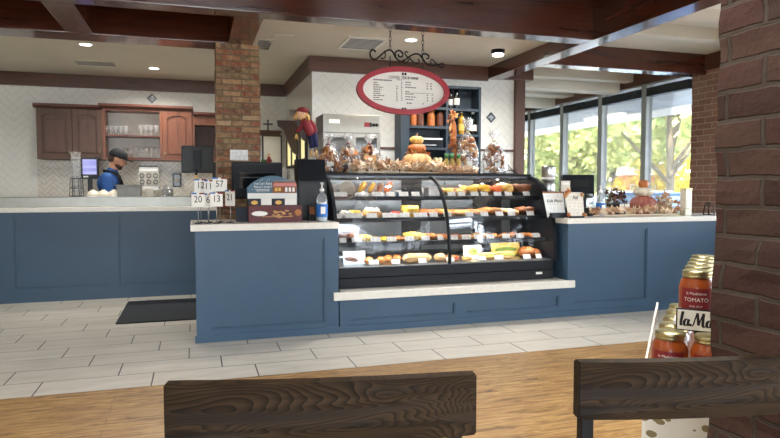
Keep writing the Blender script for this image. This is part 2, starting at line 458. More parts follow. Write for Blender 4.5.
# brick columns: gridded faces pushed in and out a little so the outline is uneven
def brick_column(x0, x1, y0, y1, z1, mat, amp):
    b = bmesh.new(); rnd = random.Random(int(x0*100))
    nz = max(4, int(z1/0.034)); per = []
    def seg(a, c, k): return [a+(c-a)*i/k for i in range(k)]
    kx = max(2, int((x1-x0)/0.07)); ky = max(2, int((y1-y0)/0.07))
    for x in seg(x0, x1, kx): per.append((x, y0))
    for y in seg(y0, y1, ky): per.append((x1, y))
    for x in seg(x1, x0, kx): per.append((x, y1))
    for y in seg(y1, y0, ky): per.append((x0, y))
    rings = []; cx, cy = (x0+x1)/2, (y0+y1)/2
    for j in range(nz+1):
        row = (j//2); ring = []
        for i, (x, y) in enumerate(per):
            h = random.Random(row*977+(i+row % 2)//3*13+int(x0*100)).uniform(-1, 1)*amp+rnd.uniform(-1, 1)*amp*0.4
            if j in (0, nz): h = 0
            d = Vector((x-cx, y-cy, 0)); d.normalize()
            ring.append(b.verts.new((x+d.x*h, y+d.y*h, z1*j/nz)))
        rings.append(ring)
    L = len(per)
    for a, c in zip(rings, rings[1:]):
        for i in range(L): b.faces.new((a[i], a[(i+1) % L], c[(i+1) % L], c[i]))
    b.faces.new(rings[-1]); b.faces.new(rings[0][::-1])
    t = MB(); t.m(mat); t.add(b)
    o = t.build('brick_column'); o['kind'] = 'structure'; return o
brick_column(0.215, 0.625, 6.19, 6.6, BZ, 'brick', 0.006)
brick_column(5.985, 6.40, 5.93, 6.36, 2.95, 'brick_red', 0.006)
brick_column(1.2285, 1.80, 0.80, 1.222, 2.95, 'brick_dark', 0.0045)
# windows along the right wall
ys = [11.4, 10.35, 9.27, 8.22, 7.24, 6.36]
front = [5.93, 4.9, 3.9, 2.9, 1.9, 0.9, -0.1, -1.1, -2.1, -3.1, -4.0]
wn = 0
def window(ya, yb):
    """one bay: frame, dark blind box, pane"""
    global wn; wn += 1
    f = MB()
    f.box(5.99, 6.09, ya-0.05, ya+0.05, 0.9, 2.70); f.box(6.0, 6.08, yb+0.05, ya-0.05, 0.9, 0.95); f.box(6.0, 6.08, yb+0.05, ya-0.05, 2.685, 2.70)
    o = struct('window_%d' % wn, f, 'frame_metal')
    MB().box(5.985, 6.09, yb+0.05, ya-0.05, 2.53, 2.645).build('blind_box', 'case_black', o)
    MB().box(6.035, 6.041, yb+0.05, ya-0.05, 0.95, 2.685).build('pane', 'pane_glass', o)
plain('frame_metal', (140, 142, 138), 0.4, 0.3, var=0.05)
for a, b in zip(ys, ys[1:]): window(a, b)
for a, b in zip(front, front[1:]): window(a, b)
struct('trim_wn', box(5.99, 6.09, -4.0, -3.95, 0.9, 2.7), 'frame_metal').name = 'trim_40'
for i in range(4):
    x0 = xs[1+2*i]; x1 = xs[2+2*i]; wn += 1
    f = MB(); f.box(x0, x0+0.05, -4.12, -4.04, 0.7, 2.6); f.box(x1-0.05, x1, -4.12, -4.04, 0.7, 2.6)
    f.box(x0+0.05, x1-0.05, -4.12, -4.04, 0.7, 0.76); f.box(x0+0.05, x1-0.05, -4.12, -4.04, 2.54, 2.6)
    o = struct('window_%d' % wn, f, 'frame_metal')
    MB().box(x0+0.05, x1-0.05, -4.083, -4.077, 0.76, 2.54).build('pane', 'pane_glass', o)

# lit windows of the side passage, high shelf and opening on the back wall
plain('frame_dark', (40, 34, 28), 0.5)
t = NT('lit_pane'); t.color(srgb(236, 224, 170)); t.b.inputs['Emission Color'].default_value = srgb(236, 222, 160); t.set(Emission_Strength=0.55, Roughness=0.2); M['lit_pane'] = t.m
def side_window(y0, y1, z0, z1, nv):
    global wn; wn += 1
    f = MB(); w = 0.035; xa, xb = 1.295, 1.328
    f.box(xa, xb, y0, y1, z0, z0+w); f.box(xa, xb, y0, y1, z1-w, z1)
    for k in range(nv+1):
        yy = y0+(y1-y0-w)*k/nv; f.box(xa, xb, yy, yy+w, z0+w, z1-w)
    o = struct('window_%d' % wn, f, 'frame_dark')
    MB().box(1.315, 1.327, y0+w, y1-w, z0+w, z1-w).build('pane', 'lit_pane', o)
side_window(8.25, 9.2, 1.55, 2.15, 2)
side_window(7.55, 8.0, 1.6, 2.2, 1)
# ------------------------------------------------------------------ front counters
def panel_face(mb, x0, x1, z0, z1, y, px, pz, depth=0.018):
    """front board of a counter with recessed panels; px = [(xa, xb)], pz = (za, zb)"""
    za, zb = pz; mb.box(x0, x1, y, y+0.02, z0, za); mb.box(x0, x1, y, y+0.02, zb, z1)
    e = [x0]+[v for p in px for v in p]+[x1]
    for i in range(0, len(e), 2): mb.box(e[i], e[i+1], y, y+0.02, za, zb)
    for xa, xb in px:                       # small inner moulding round each panel
        for q in ((xa, xa+0.012, za, zb), (xb-0.012, xb, za, zb)): mb.box(q[0], q[1], y+0.007, y+0.02, q[2], q[3])
        for q in ((za, za+0.012), (zb-0.012, zb)): mb.box(xa+0.012, xb-0.012, y+0.007, y+0.02, q[0], q[1])
FY = 5.27
c = thing('service_counter', 'left blue panelled counter with pale stone top holding the number cards and hand sanitizer', 'counter', (0.6, 5.6, 0))
mb = MB(); mb.box(0, 1.19, FY+0.02, 6.0, 0, 0.92); panel_face(mb, 0, 1.19, 0, 0.92, FY, [(0.11, 1.07)], (0.1, 0.845))
o = mb.build('body', 'blue_paint', c); o.location = (-0.6, -5.6, 0)
o = MB().rbox(-0.012, 1.2, FY-0.012, FY, 0, 0.06, 0.003).build('skirting', 'blue_paint', c); o.location = (-0.6, -5.6, 0)
o = rbox(-0.035, 1.19, FY-0.035, 6.02, 0.92, 0.975, 0.006).build('worktop', 'quartz', c); o.location = (-0.6, -5.6, 0)
c = thing('display_plinth', 'low blue panelled plinth with pale stone ledge under the pastry case', 'counter', (2.3, 5.7, 0))
mb = MB(); mb.box(1.215, 3.495, FY+0.02, 6.42, 0, 0.29); panel_face(mb, 1.2, 3.5, 0, 0.29, FY, [(1.3, 2.3), (2.4, 3.4)], (0.10, 0.215))
o = mb.build('body', 'blue_paint', c); o.location = (-2.3, -5.7, 0)
o = MB().rbox(1.2, 3.5, FY-0.012, FY, 0, 0.06, 0.003).build('skirting', 'blue_paint', c); o.location = (-2.3, -5.7, 0)
o = MB().rbox(1.22, 3.495, FY-0.04, 6.42, 0.292, 0.362, 0.006).rbox(1.14, 1.2205, FY-0.04, FY-0.001, 0.292, 0.362, 0.004).rbox(3.4945, 3.56, FY-0.04, FY-0.001, 0.292, 0.362, 0.004).build('ledge', 'quartz', c); o.location = (-2.3, -5.7, 0)
c = thing('service_counter', 'long blue panelled counter with pale stone top right of the pastry case by the windows', 'counter', (4.7, 5.6, 0))
mb = MB(); mb.box(3.5, 5.915, FY+0.02, 5.915, 0, 0.92); panel_face(mb, 3.5, 5.915, 0, 0.92, FY, [(3.57, 4.44), (4.56, 5.42), (5.52, 5.88)], (0.125, 0.86))
o = mb.build('body', 'blue_paint', c); o.location = (-4.7, -5.6, 0)
o = MB().rbox(3.5, 5.915, FY-0.012, FY, 0, 0.06, 0.003).build('skirting', 'blue_paint', c); o.location = (-4.7, -5.6, 0)
o = rbox(3.465, 5.92, FY-0.035, 5.92, 0.92, 0.972, 0.006).build('worktop', 'quartz', c); o.location = (-4.7, -5.6, 0)
# back counter with steel riser
c = thing('back_counter', 'long blue panelled back counter with steel-edged bar top in front of the employee', 'counter', (-1.5, 8.0, 0))
mb = MB(); mb.box(-4.19, 0.9, 7.72, 8.10, 0, 1.0); panel_face(mb, -4.19, 0.9, 0, 1.0, 7.7, [(-3.95, -3.05), (-2.95, -2.02), (-1.9, -0.96), (-0.84, 0.02), (0.14, 0.8)], (0.15, 0.94))
o = mb.build('body', 'blue_paint', c); o.location = (1.5, -8, 0)
o = rbox(-4.19, 0.9, 7.65, 8.13, 1.0, 1.055, 0.006).build('worktop', 'quartz', c); o.location = (1.5, -8, 0)
o = rbox(-4.19, 0.9, 7.80, 8.12, 1.056, 1.165, 0.004).build('steel_riser', 'steel_mid', c); o.location = (1.5, -8, 0)
# black floor mat
tag(rbox(-0.72, 0.16, 6.22, 7.38, 0.0, 0.014, 0.005).build('floor_mat', 'mat_rubber'), 'black rubber mat on the white tiles behind the left blue counter', 'mat')
# ------------------------------------------------------------------ ceiling fittings
emis('lamp_glow', (1.0, 0.95, 0.86), 14)
def can_light(p, label, z, power, surface=False):
    g = thing('recessed_light', label, 'ceiling light', (p[0], p[1], z)); g.scale = (0.76, 0.76, 1)
    if surface:
        MB().lathe([(0.10, 0), (0.10, -0.03), (0.085, -0.045)], seg=24).build('housing', 'case_black', g)
        MB().lathe([(0.08, -0.046), (0.075, -0.062), (0.0, -0.066)], seg=24).build('lens', 'lamp_glow', g); dz = -0.075
    else:
        MB().lathe([(0.076, -0.001), (0.098, -0.001), (0.10, -0.006), (0.078, -0.010), (0.076, -0.001)], seg=28, cap=False).build('rim', 'white_plastic', g)
        MB().lathe([(0.0, -0.002), (0.076, -0.003), (0.07, -0.006), (0.0, -0.008)], seg=24).build('lens', 'lamp_glow', g); dz = -0.02
    if power:
        ld = bpy.data.lights.new('lamp', 'AREA'); ld.shape = 'DISK'; ld.size = 0.14; ld.energy = power; ld.color = (1, 0.95, 0.87); ld.spread = R(150)
        lo = bpy.data.objects.new('lamp', ld); COL.objects.link(lo); lo.parent = g; lo.location = (0, 0, dz)
    return g
CP = 14
can_light(pt(154, 68, z=CZ), 'small round ceiling light above the wall cabinets, left of the brick column', CZ, CP)
can_light((-1.08, 7.35, 0), 'small round ceiling light half hidden behind the dark beam at far left', CZ, CP)
can_light(pt(411, 39.5, z=CZ), 'round recessed ceiling light above the hanging oval sign', CZ, CP)
can_light(pt(498, 50, z=CZ), 'dark rimmed round ceiling lamp right of the oval sign', CZ, CP, True)
for x, y in ((-2.6, 2.6), (0.6, 1.4), (2.4, 2.6), (-1.9, -0.6), (0.9, -1.2), (2.9, -0.6), (4.9, 1.5)):
    can_light((x, y, 0), 'round recessed light in the ceiling over the dining tables', 2.95, CP*1.5)['group'] = 'dining ceiling lights'
plain('vent_grey', (186, 182, 172), 0.6); plain('vent_back', (120, 120, 116), 0.6)
def vent(x, y, w, d, label, style):
    g = thing('ceiling_vent', label, 'vent', (x, y, CZ))
    f = MB(); e = 0.03
    f.box(-w/2, w/2, -d/2, -d/2+e, -0.012, -0.001); f.box(-w/2, w/2, d/2-e, d/2, -0.012, -0.001)
    f.box(-w/2, -w/2+e, -d/2+e, d/2-e, -0.012, -0.001); f.box(w/2-e, w/2, -d/2+e, d/2-e, -0.012, -0.001)
    f.build('frame', 'cream' if style != 1 else 'white_paint', g)
    MB().box(-w/2+e, w/2-e, -d/2+e, d/2-e, -0.004, -0.001).build('backing', 'vent_back' if style == 2 else 'black', g)
    s = MB(); k = int((d-2*e)/0.05)
    for i in range(k):
        yy = -d/2+e+0.05*i+0.01; s.box(-w/2+e, w/2-e, yy, yy+0.010, -0.0115, -0.009)
    s.build('slats', 'vent_grey' if style != 1 else 'white_paint', g)
vent(*pt(362, 43.5, z=CZ)[:2], 0.42, 0.55, 'square white slatted air vent in the cream ceiling left of the oval sign chains', 1)
vent(*pt(95, 63, z=CZ)[:2], 0.50, 0.36, 'grey rectangular vent in the cream ceiling above the left cabinets', 2)
vent(*pt(264, 44, z=CZ)[:2], 0.20, 0.50, 'small dark vent in the ceiling beside the brick column', 0)
p = pt(281, 39, z=CZ); tag(rbox(p.x-0.1, p.x+0.1, p.y-0.2, p.y+0.2, CZ-0.006, CZ-0.001, 0.002).build('ceiling_hatch', 'cream'), 'plain cream ceiling hatch between the small dark vent and the square vent', 'hatch')
# ------------------------------------------------------------------ sign
def ellipse(a, b, n=56): return [(a*math.cos(2*PI*i/n), b*math.sin(2*PI*i/n)) for i in range(n)]
SP = pt(403.5, 91, y=5.55); m_ = mpp(SP)
ea, eb = 47.5*m_*1.02, 23.5*m_
sg = thing('hanging_sign', 'oval menu board with thick red frame hanging from scrolled black iron and two chains', 'sign', (SP.x, SP.y, SP.z)); pass
def ring_prism(mb, a0, b0, a1, b1, y0, y1, n=56):
    O = ellipse(a0, b0, n); I = ellipse(a1, b1, n)
    V = [[mb.b.verts.new((x, y, z)) for (x, z) in q] for q in (O, I) for y in (y0, y1)]
    of, ob, jf, jb = V
    for i in range(n):
        j = (i+1) % n
        mb._f([of[i], of[j], jf[j], jf[i]]); mb._f([ob[i], jb[i], jb[j], ob[j]]); mb._f([of[i], ob[i], ob[j], of[j]]); mb._f([jf[i], jf[j], jb[j], jb[i]])
mb = MB(); ring_prism(mb, ea, eb, ea*0.885, eb*0.79, -0.035, 0.02)
mb.build('frame', 'red_frame', sg)
MB().prism(ellipse(ea*0.888, eb*0.795), -0.012, 0.02, 'y').build('board', 'paper', sg)
K = lambda px, py: ((px-403.5)*m_, -0.016, (91-py)*m_)
text('lettering', 'COFFEE, TEA & WINE', 0.036, 'ink', sg, K(403, 78.3), sx=0.86)
# the small type is unreadable in the photo: short dark dashes stand for each printed line
def dash(mb, px, py, w, h=0.8):
    a = K(px, py); x = a[0]
    rnd = random.Random(int(px*31+py*57)); end = x+w*m_
    while x < end-0.004:
        l = rnd.uniform(0.006, 0.02); l = min(l, end-x)
        mb.box(x, x+l*0.8, -0.0155, -0.012, a[2]-h*m_/2, a[2]+h*m_/2); x += l+0.003
mb = MB()
dash(mb, 372, 81.5, 19, 1.1); dash(mb, 395.5, 80.5, 7, .5)
for i, w_ in enumerate((5, 6, 10, 8, 7, 7, 12, 6, 10)):
    dash(mb, 372, 84.5+i*2.05, w_, 0.75)
    if i: dash(mb, 395.5, 85+i*2.0, 1.6, 0.8)
    dash(mb, 400.5, 83.5+i*2.1, 1.6, 0.8)
for i, (w_, yy) in enumerate(((6, 82.5), (6, 85), (12, 87.5), (4, 91.5), (9, 94), (11, 96.8), (9, 99.4))):
    dash(mb, 405, yy, w_, 0.8); 
    if i != 3: dash(mb, 428, yy+.3, 1.6, 0.9); dash(mb, 431.8+(i > 3)*1.5, yy+.3, 1.6, 0.9)
dash(mb, 406.5, 103, 5.5, 1); dash(mb, 423.5, 103, 2, 0.9)
mb.box(K(405, 0)[0], K(436, 0)[0], -0.0155, -0.012, K(0, 92.7)[2]-0.001, K(0, 92.7)[2]+0.001)
for cx in (402.3, 405):
    mb.box(K(cx-1, 0)[0], K(cx+1, 0)[0], -0.0155, -0.012, K(0, 75.6)[2], K(0, 73.2)[2]); mb.box(K(cx-1, 0)[0], K(cx+1, 0)[0], -0.0155, -0.012, K(0, 109.8)[2], K(0, 107.8)[2])
mb.build('menu_lines', 'ink', sg)
def spiral(cx, cz, r0, r1, a0, turns, nn=22, y=0):
    return [(cx+(r0+(r1-r0)*i/(nn-1))*math.cos(a0+turns*2*PI*i/(nn-1)), y, cz+(r0+(r1-r0)*i/(nn-1))*math.sin(a0+turns*2*PI*i/(nn-1))) for i in range(nn)]
K2 = lambda px, py: Vector(((px-403.5)*m_, 0, (91-py)*m_))
mb = MB()
def wave(pts, r=0.008):
    P_ = [K2(*q) for q in pts]; out = []
    for i in range(len(P_)-1):
        p0, p1, p2, p3 = P_[max(i-1, 0)], P_[i], P_[i+1], P_[min(i+2, len(P_)-1)]
        for k in range(6):
            t = k/6; out.append(0.5*((2*p1)+(-p0+p2)*t+(2*p0-5*p1+4*p2-p3)*t*t+(-p0+3*p1-3*p2+p3)*t**3))
    out.append(P_[-1]); mb.tube(out, r, 6)
wave([(374.5, 54.5), (372.8, 52.6), (370.5, 53), (368.8, 56), (370, 60), (374, 61.5), (379, 58), (384, 53.5), (389, 51.5), (392.5, 53.5), (395, 58), (399, 61.5), (404, 61), (409, 57), (415, 53.8), (420, 54), (424, 58), (428, 62.5), (434, 64), (440, 63), (445, 61.5), (446.8, 63), (445.5, 65.5), (442.5, 65), (442, 63)])
wave([(395, 58), (395, 53.5), (398.5, 51.3), (402.5, 53.5), (402, 57), (398.8, 57.3), (398, 55)])
wave([(409.5, 59), (407, 62.5), (403.8, 62.5), (403.2, 59.5)], 0.006)
wave([(424, 58), (423, 54.5), (426, 52.8), (430, 54.2), (430.3, 57), (427.8, 57.5)])
wave([(408, 57.5), (405, 54), (406, 51.8), (408.3, 52.8)], 0.006)
wave([(384, 53.5), (384.5, 58), (382, 60.5), (379.8, 59.5)], 0.006)
wave([(440, 63), (436.5, 60), (433.5, 58), (431.8, 59.5), (433.5, 61.5)], 0.006)
wave([(409, 57), (413, 61), (417, 63), (420, 61), (419, 58.5)], 0.006)
mb.build('scrollwork', 'iron', sg)
topz = CZ-SP.z-0.03
def chain(px, pytop, pybot, nm):
    a = K2(px, 0).x; z0 = K2(0, pybot).z; z = z0; k = 0
    ch = MB()
    zt = topz
    while z < zt:
        h = 0.055 if k % 2 else 0.045
        if z+h > zt: h = zt-z+0.003
        pts = [(a+(0.011*math.cos(2*PI*i/12) if k % 2 == 0 else 0), (0.011*math.cos(2*PI*i/12) if k % 2 else 0), z+h/2+h/2*math.sin(2*PI*i/12)) for i in range(12)]
        ch.tube(pts, 0.0032, 5, closed=True); z += h*0.86; k += 1
        if h < 0.04: break
    ch.tube([(a, 0, zt-0.02), (a, 0, zt+0.025)], 0.005)
    ch.build('chain', 'iron', sg)
chain(389.5, 36, 52, 'l'); chain(424, 36, 53.5, 'r')
mb = MB()
for px, y0, y1 in ((389.5, 57, 73), (424, 59, 75)): mb.tube([K2(px, y0), K2(px, y1)], 0.005)
mb.build('hanger_rods', 'iron', sg)
# ------------------------------------------------------------------ pastry case
CX0, CX1 = 1.225, 3.425
prof = [(5.42, 0.55), (5.428, 0.7), (5.445, 0.83), (5.475, 0.95), (5.52, 1.06), (5.58, 1.16), (5.65, 1.245), (5.73, 1.31), (5.83, 1.355), (5.95, 1.385)]
case = thing('pastry_display_case', 'long black curved glass pastry case with four lit levels on the stone ledge', 'display case', (0, 0, 0))
B0 = Vector((2.3, 5.9, 0.362)); case.location = B0
def cb(mb, name, mat=None):
    o = mb.build(name, mat, case); o.location = -B0; return o
mb = MB(); mb.box(CX0, CX1, 5.44, 6.36, 0.363, 0.545); mb.rbox(CX0, CX1, 5.40, 5.44, 0.367, 0.455, 0.004); mb.rbox(CX0, CX1, 5.41, 5.44, 0.459, 0.548, 0.004)
cb(mb, 'base', 'case_black')
q = pt(539, 273, y=5.4); cb(rbox(q.x-0.035, q.x+0.035, 5.395, 5.401, q.z-0.012, q.z+0.012, 0.003), 'badge', 'white_plastic')
arch = [(y, z) for y, z in prof]+[(6.0, 1.39), (6.36, 1.39), (6.36, 0.55)]
outer = [(5.40, 0.545)]+[(y-0.02, z+0.012) for y, z in prof[1:]]+[(5.97, 1.41), (6.36, 1.41), (6.36, 0.545)]
def side(x0, x1, solid):
    mb = MB()
    if solid: mb.prism(outer, x0, x1, 'x')
    else:
        a = [(5.40, 0.545)]+[(y-0.018, z+0.01) for y, z in prof[1:]]+[(5.97, 1.41), (6.36, 1.41)]
        for k in range(len(a)-1):
            (ya, za), (yb, zb) = a[k], a[k+1]
            ia = (ya+(0.06 if k < 7 else 0.03), za-(0.0 if k < 4 else 0.035)); ib = (yb+(0.06 if k+1 < 7 else 0.03), zb-(0.0 if k+1 < 4 else 0.035))
            mb.prism([(ya, za), (yb, zb), ib, ia], x0, x1, 'x')
        mb.box(x0, x1, 6.31, 6.36, 0.545, 1.39)
    cb(mb, 'end_panel', 'case_black')
side(CX0-0.03, CX0, True); side(CX1, CX1+0.045, True)
mb = MB(); mb.rbox(CX0-0.03, CX1+0.045, 5.93, 6.37, 1.391, 1.417, 0.008); cb(mb, 'top_panel', 'case_black')
mb = MB(); mb.box(CX0, CX1, 5.935, 5.975, 1.372, 1.390); cb(mb, 'header_strip', 'steel_dark')
# curved panes and the mullion between them
def curved(x0, x1, off, th, name, mat):
    mb = MB(); A = [(y-off, z+off*0.4) for y, z in prof]; Bq = [(y-off+th, z+off*0.4-th*0.4) for y, z in prof]
    rows_ = [[mb.b.verts.new((x, y, z)) for y, z in L] for x in (x0, x1) for L in (A, Bq)]
    a0, b0, a1, b1 = rows_
    for i in range(len(A)-1):
        mb._f([a0[i], a0[i+1], a1[i+1], a1[i]], True); mb._f([b0[i], b1[i], b1[i+1], b0[i+1]], True)
        mb._f([a0[i], b0[i], b0[i+1], a0[i+1]]); mb._f([a1[i], a1[i+1], b1[i+1], b1[i]])
    mb._f([a0[0], a1[0], b1[0], b0[0]]); mb._f([a0[-1], b0[-1], b1[-1], a1[-1]])
    return cb(mb, name, mat)
MX = 2.305
curved(CX0+0.002, MX-0.012, 0.004, 0.006, 'curved_pane', 'case_glass'); curved(MX+0.012, CX1-0.002, 0.004, 0.006, 'curved_pane', 'case_glass')
curved(MX-0.012, MX+0.012, 0.012, 0.03, 'mullion', 'case_black')
# back: sliding doors of grey mirrored glass with black posts
plain('door_grey', (104, 110, 114), 0.18, 0.35, var=0.04, scale=2)
mb = MB()
cb(MB().box(CX0, CX1, 6.33, 6.36, 0.545, 0.60).box(CX0, CX1, 6.33, 6.36, 1.35, 1.39), 'rear_rail', 'case_black')
edges = [CX0, 1.30, 2.12, 2.34, 2.62, 2.96, 3.31, CX1]
for i, (a, b) in enumerate(zip(edges, edges[1:])):
    cb(MB().box(a+0.003, b-0.003, 6.31, 6.33, 0.6, 1.35), 'rear_door' if i in (1, 3, 4, 6) else 'rear_post', 'door_grey' if i in (1, 3, 4, 6) else 'case_black')
SH = [(1.185, 5.70), (0.985, 5.585), (0.765, 5.50)]
plain('shelf_glass', (70, 78, 82), 0.15, 0.0)
emis('led', (1.0, 0.96, 0.88), 6)
for z, y0 in SH:
    s = cb(rbox(CX0+0.004, CX1-0.004, y0, 6.30, z-0.022, z, 0.003), 'shelf', 'case_black')
    cb(rbox(CX0+0.004, CX1-0.004, y0-0.014, y0-0.001, z-0.034, z+0.006, 0.003), 'shelf_edge', 'case_black')
    cb(box(CX0+0.02, CX1-0.02, y0+0.02, y0+0.035, z-0.030, z-0.023), 'light_strip', 'led')
cb(box(CX0+0.02, CX1-0.02, 5.98, 6.0, 1.375, 1.384), 'light_strip', 'led')
cb(box(CX0+0.004, CX1-0.004, 5.445, 6.30, 0.546, 0.556), 'deck', 'steel')
def strip_lamp(y, z, e):
    ld = bpy.data.lights.new('case_lamp', 'AREA'); ld.shape = 'RECTANGLE'; ld.size = 2.1; ld.size_y = 0.02; ld.energy = e; ld.color = (1, 0.96, 0.9)
    lo = bpy.data.objects.new('case_lamp', ld); COL.objects.link(lo); lo.parent = case; lo.location = Vector((2.32, y, z))-B0; lo.rotation_euler = (R(25), 0, 0)
CL = 5.0
strip_lamp(5.97, 1.37, CL)
for z, y0 in SH: strip_lamp(y0+0.04, z-0.036, CL)
# ---- food
def fc(n, rgb, rough=0.55, var=0.25, sc_=40): plain(n, rgb, rough, var=var, scale=sc_)
fc('crust', (178, 114, 56)); fc('crust_dark', (134, 78, 38)); fc('bread', (192, 146, 94)); fc('choc', (84, 48, 32)); fc('icing', (240, 234, 222), 0.4, 0.04)
fc('yellow_icing', (244, 190, 40), 0.35, 0.08); fc('orange_icing', (240, 110, 50), 0.35, 0.08); fc('lemon', (236, 208, 96), 0.4, 0.1); fc('berry', (186, 48, 40), 0.35, 0.2)
fc('cheese', (238, 196, 84), 0.5, 0.2); fc('custard', (226, 178, 84), 0.4, 0.2); fc('lettuce', (130, 156, 64), 0.6, 0.3); fc('flour_bread', (196, 160, 114), 0.8, 0.12, 20)
POOL = {}
def proto(kind, mats):
    """first of its kind is kept and reused as the source of copies"""
    key = (kind,)+tuple(mats)
    if key in POOL: return POOL[key]
    r = bpy.data.objects.new(kind, None); COL.objects.link(r); r.location = (0, 0, -50)
    a = mats[0]; b = mats[1] if len(mats) > 1 else mats[0]
    if kind == 'tart':
        MB().lathe([(0.030, 0), (0.042, 0.028), (0.045, 0.03), (0.040, 0.026), (0.0, 0.024)], seg=24, fn=lambda t, z: 1+0.05*math.cos(12*t)).build('pastry_shell', a, r)
        MB().sph((0, 0, 0.027), (0.040, 0.040, 0.026), 16, 8).build('filling', b, r)
    elif kind == 'muffin':
        MB().lathe([(0.026, 0), (0.036, 0.036), (0.0, 0.037)], seg=24, fn=lambda t, z: 1+0.06*math.cos(14*t)).build('paper_cup', a, r)
        MB().sph((0, 0, 0.04), (0.046, 0.046, 0.032), 16, 10, fn=lambda p: p*(1+0.06*math.sin(7*p.x+3)*math.cos(9*p.y))).build('dome', b, r)
    elif kind == 'eclair':
        MB().sph((0, 0, 0.02), (0.026, 0.068, 0.020), 14, 10, fn=lambda p: Vector((p.x, math.copysign(abs(p.y)**0.7, p.y), p.z))).build('choux', a, r)
        MB().sph((0, 0, 0.031), (0.020, 0.058, 0.013), 14, 8, fn=lambda p: Vector((p.x*(1+0.1*math.sin(9*p.y)), math.copysign(abs(p.y)**0.7, p.y), p.z))).build('icing', b, r)
    elif kind == 'danish':
        MB().lathe([(0.03, 0), (0.050, 0.006), (0.056, 0.018), (0.046, 0.028), (0.034, 0.022), (0.0, 0.020)], seg=22, fn=lambda t, z: 1+0.07*math.cos(5*t+z*60)).build('pastry_ring', a, r)
        MB().sph((0, 0, 0.022), (0.030, 0.030, 0.012), 12, 8).build('filling', b, r)
    elif kind == 'croissant':
        pts = []; rad = []
        for i in range(19):
            t = -1.25+2.5*i/18; pts.append((0.058*math.sin(t), 0.045-0.052*math.cos(t), 0.024)); w = 1-abs(i-9)/9.6
            rad.append(0.004+0.024*w**0.7*(1 if i % 3 else 0.86))
        MB().tube(pts, rad, 12).build('croissant_body', a, r)
    elif kind == 'swirl_roll':
        pts = spiral(0, 0, 0.010, 0.048, 0, 2.4, 40); pts = [(p_[0], p_[2], 0.02+0.012*(1-i/40)) for i, p_ in enumerate(pts)]
        MB().tube(pts, 0.0115, 8).build('dough_swirl', a, r)
        MB().lathe([(0.05, 0), (0.052, 0.016), (0.0, 0.018)], seg=20).build('dough_base', b, r)
    elif kind == 'loaf':
        MB().sph((0, 0, 0.045), (0.155, 0.065, 0.045), 24, 14, fn=lambda p: Vector((math.copysign(abs(p.x)**0.55, p.x), math.copysign(abs(p.y)**0.75, p.y), p.z*(1+0.06*math.sin(16*p.x))))).build('crust', a, r)
        mb = MB()
        for k in range(4): mb.sph((-0.09+0.06*k, -0.012, 0.085), (0.018, 0.035, 0.006), 10, 6)
        mb.build('score_marks', b, r)
    elif kind == 'boule':
        MB().sph((0, 0, 0.055), (0.085, 0.085, 0.055), 20, 12, fn=lambda p: p*(1+0.04*math.sin(6*p.x+2*p.y))).build('crust', a, r)
        mb = MB()
        for k in (-1, 1): mb.sph((0.02*k, 0, 0.105), (0.008, 0.05, 0.006), 8, 6)
        mb.build('score_marks', b, r)
    elif kind == 'dinner_roll':
        MB().sph((0, 0, 0.03), (0.044, 0.040, 0.030), 16, 10, fn=lambda p: p*(1+0.05*math.cos(4*p.x+p.y*3))).build('crust', a, r)
    elif kind == 'layer_cake':
        mb = MB(); mb.rbox(-0.045, 0.045, -0.05, 0.05, 0, 0.032, 0.006); mb.build('sponge', a, r)
        MB().rbox(-0.045, 0.045, -0.05, 0.05, 0.0325, 0.040, 0.003).build('filling', 'icing', r)
        MB().rbox(-0.046, 0.046, -0.051, 0.051, 0.0405, 0.075, 0.007).build('top_layer', b, r)
    elif kind == 'glazed_cake':
        MB().lathe([(0.05, 0), (0.052, 0.004), (0.05, 0.03), (0.044, 0.036), (0, 0.038)], seg=24).build('cake_body', a, r)
        mb = MB(); rr_ = random.Random(3)
        for k in range(9):
            t = k*0.7; mb.sph((0.03*math.cos(t), 0.03*math.sin(t), 0.042+0.004*(k % 2)), 0.009, 8, 6)
        mb.sph((0, 0, 0.046), 0.012, 8, 6); mb.build('topping', b, r)
    elif kind == 'filled_baguette':
        MB().sph((0, 0, 0.02), (0.11, 0.038, 0.02), 18, 8, fn=lambda p: Vector((math.copysign(abs(p.x)**0.6, p.x), p.y, p.z))).build('bread_half', a, r)
        mb = MB(); rr_ = random.Random(5)
        for k in range(12):
            x = -0.09+0.0165*k; mb.sph((x, -0.024+rr_.uniform(-.006, .006), 0.038+rr_.uniform(-.003, .003)), (0.016, 0.022, 0.007), 8, 5)
        mb.build('filling', b, r)
        MB().sph((0, 0.008, 0.054), (0.108, 0.036, 0.022), 18, 8, fn=lambda p: Vector((math.copysign(abs(p.x)**0.6, p.x), p.y, p.z))).build('bread_half', a, r)
    elif kind == 'twist_bun':
        mb = MB()
        for s_ in (0, PI):
            pts = [( -0.06+0.12*i/20, 0.014*math.sin(i*0.75+s_), 0.024+0.012*math.cos(i*0.75+s_)) for i in range(21)]
            mb.tube(pts, [0.007+0.009*math.sin(PI*(i+1)/22) for i in range(21)], 8)
        mb.build('twisted_dough', a, r)
    r['used'] = 0; POOL[key] = r; return r
NICE = {'tart': 'tart', 'muffin': 'muffin', 'eclair': 'eclair', 'danish': 'danish', 'croissant': 'croissant', 'swirl_roll': 'swirl roll', 'loaf': 'bread loaf', 'boule': 'round loaf', 'dinner_roll': 'bread roll', 'layer_cake': 'cake slice', 'glazed_cake': 'small cake', 'filled_baguette': 'baguette sandwich', 'twist_bun': 'twisted bun'}
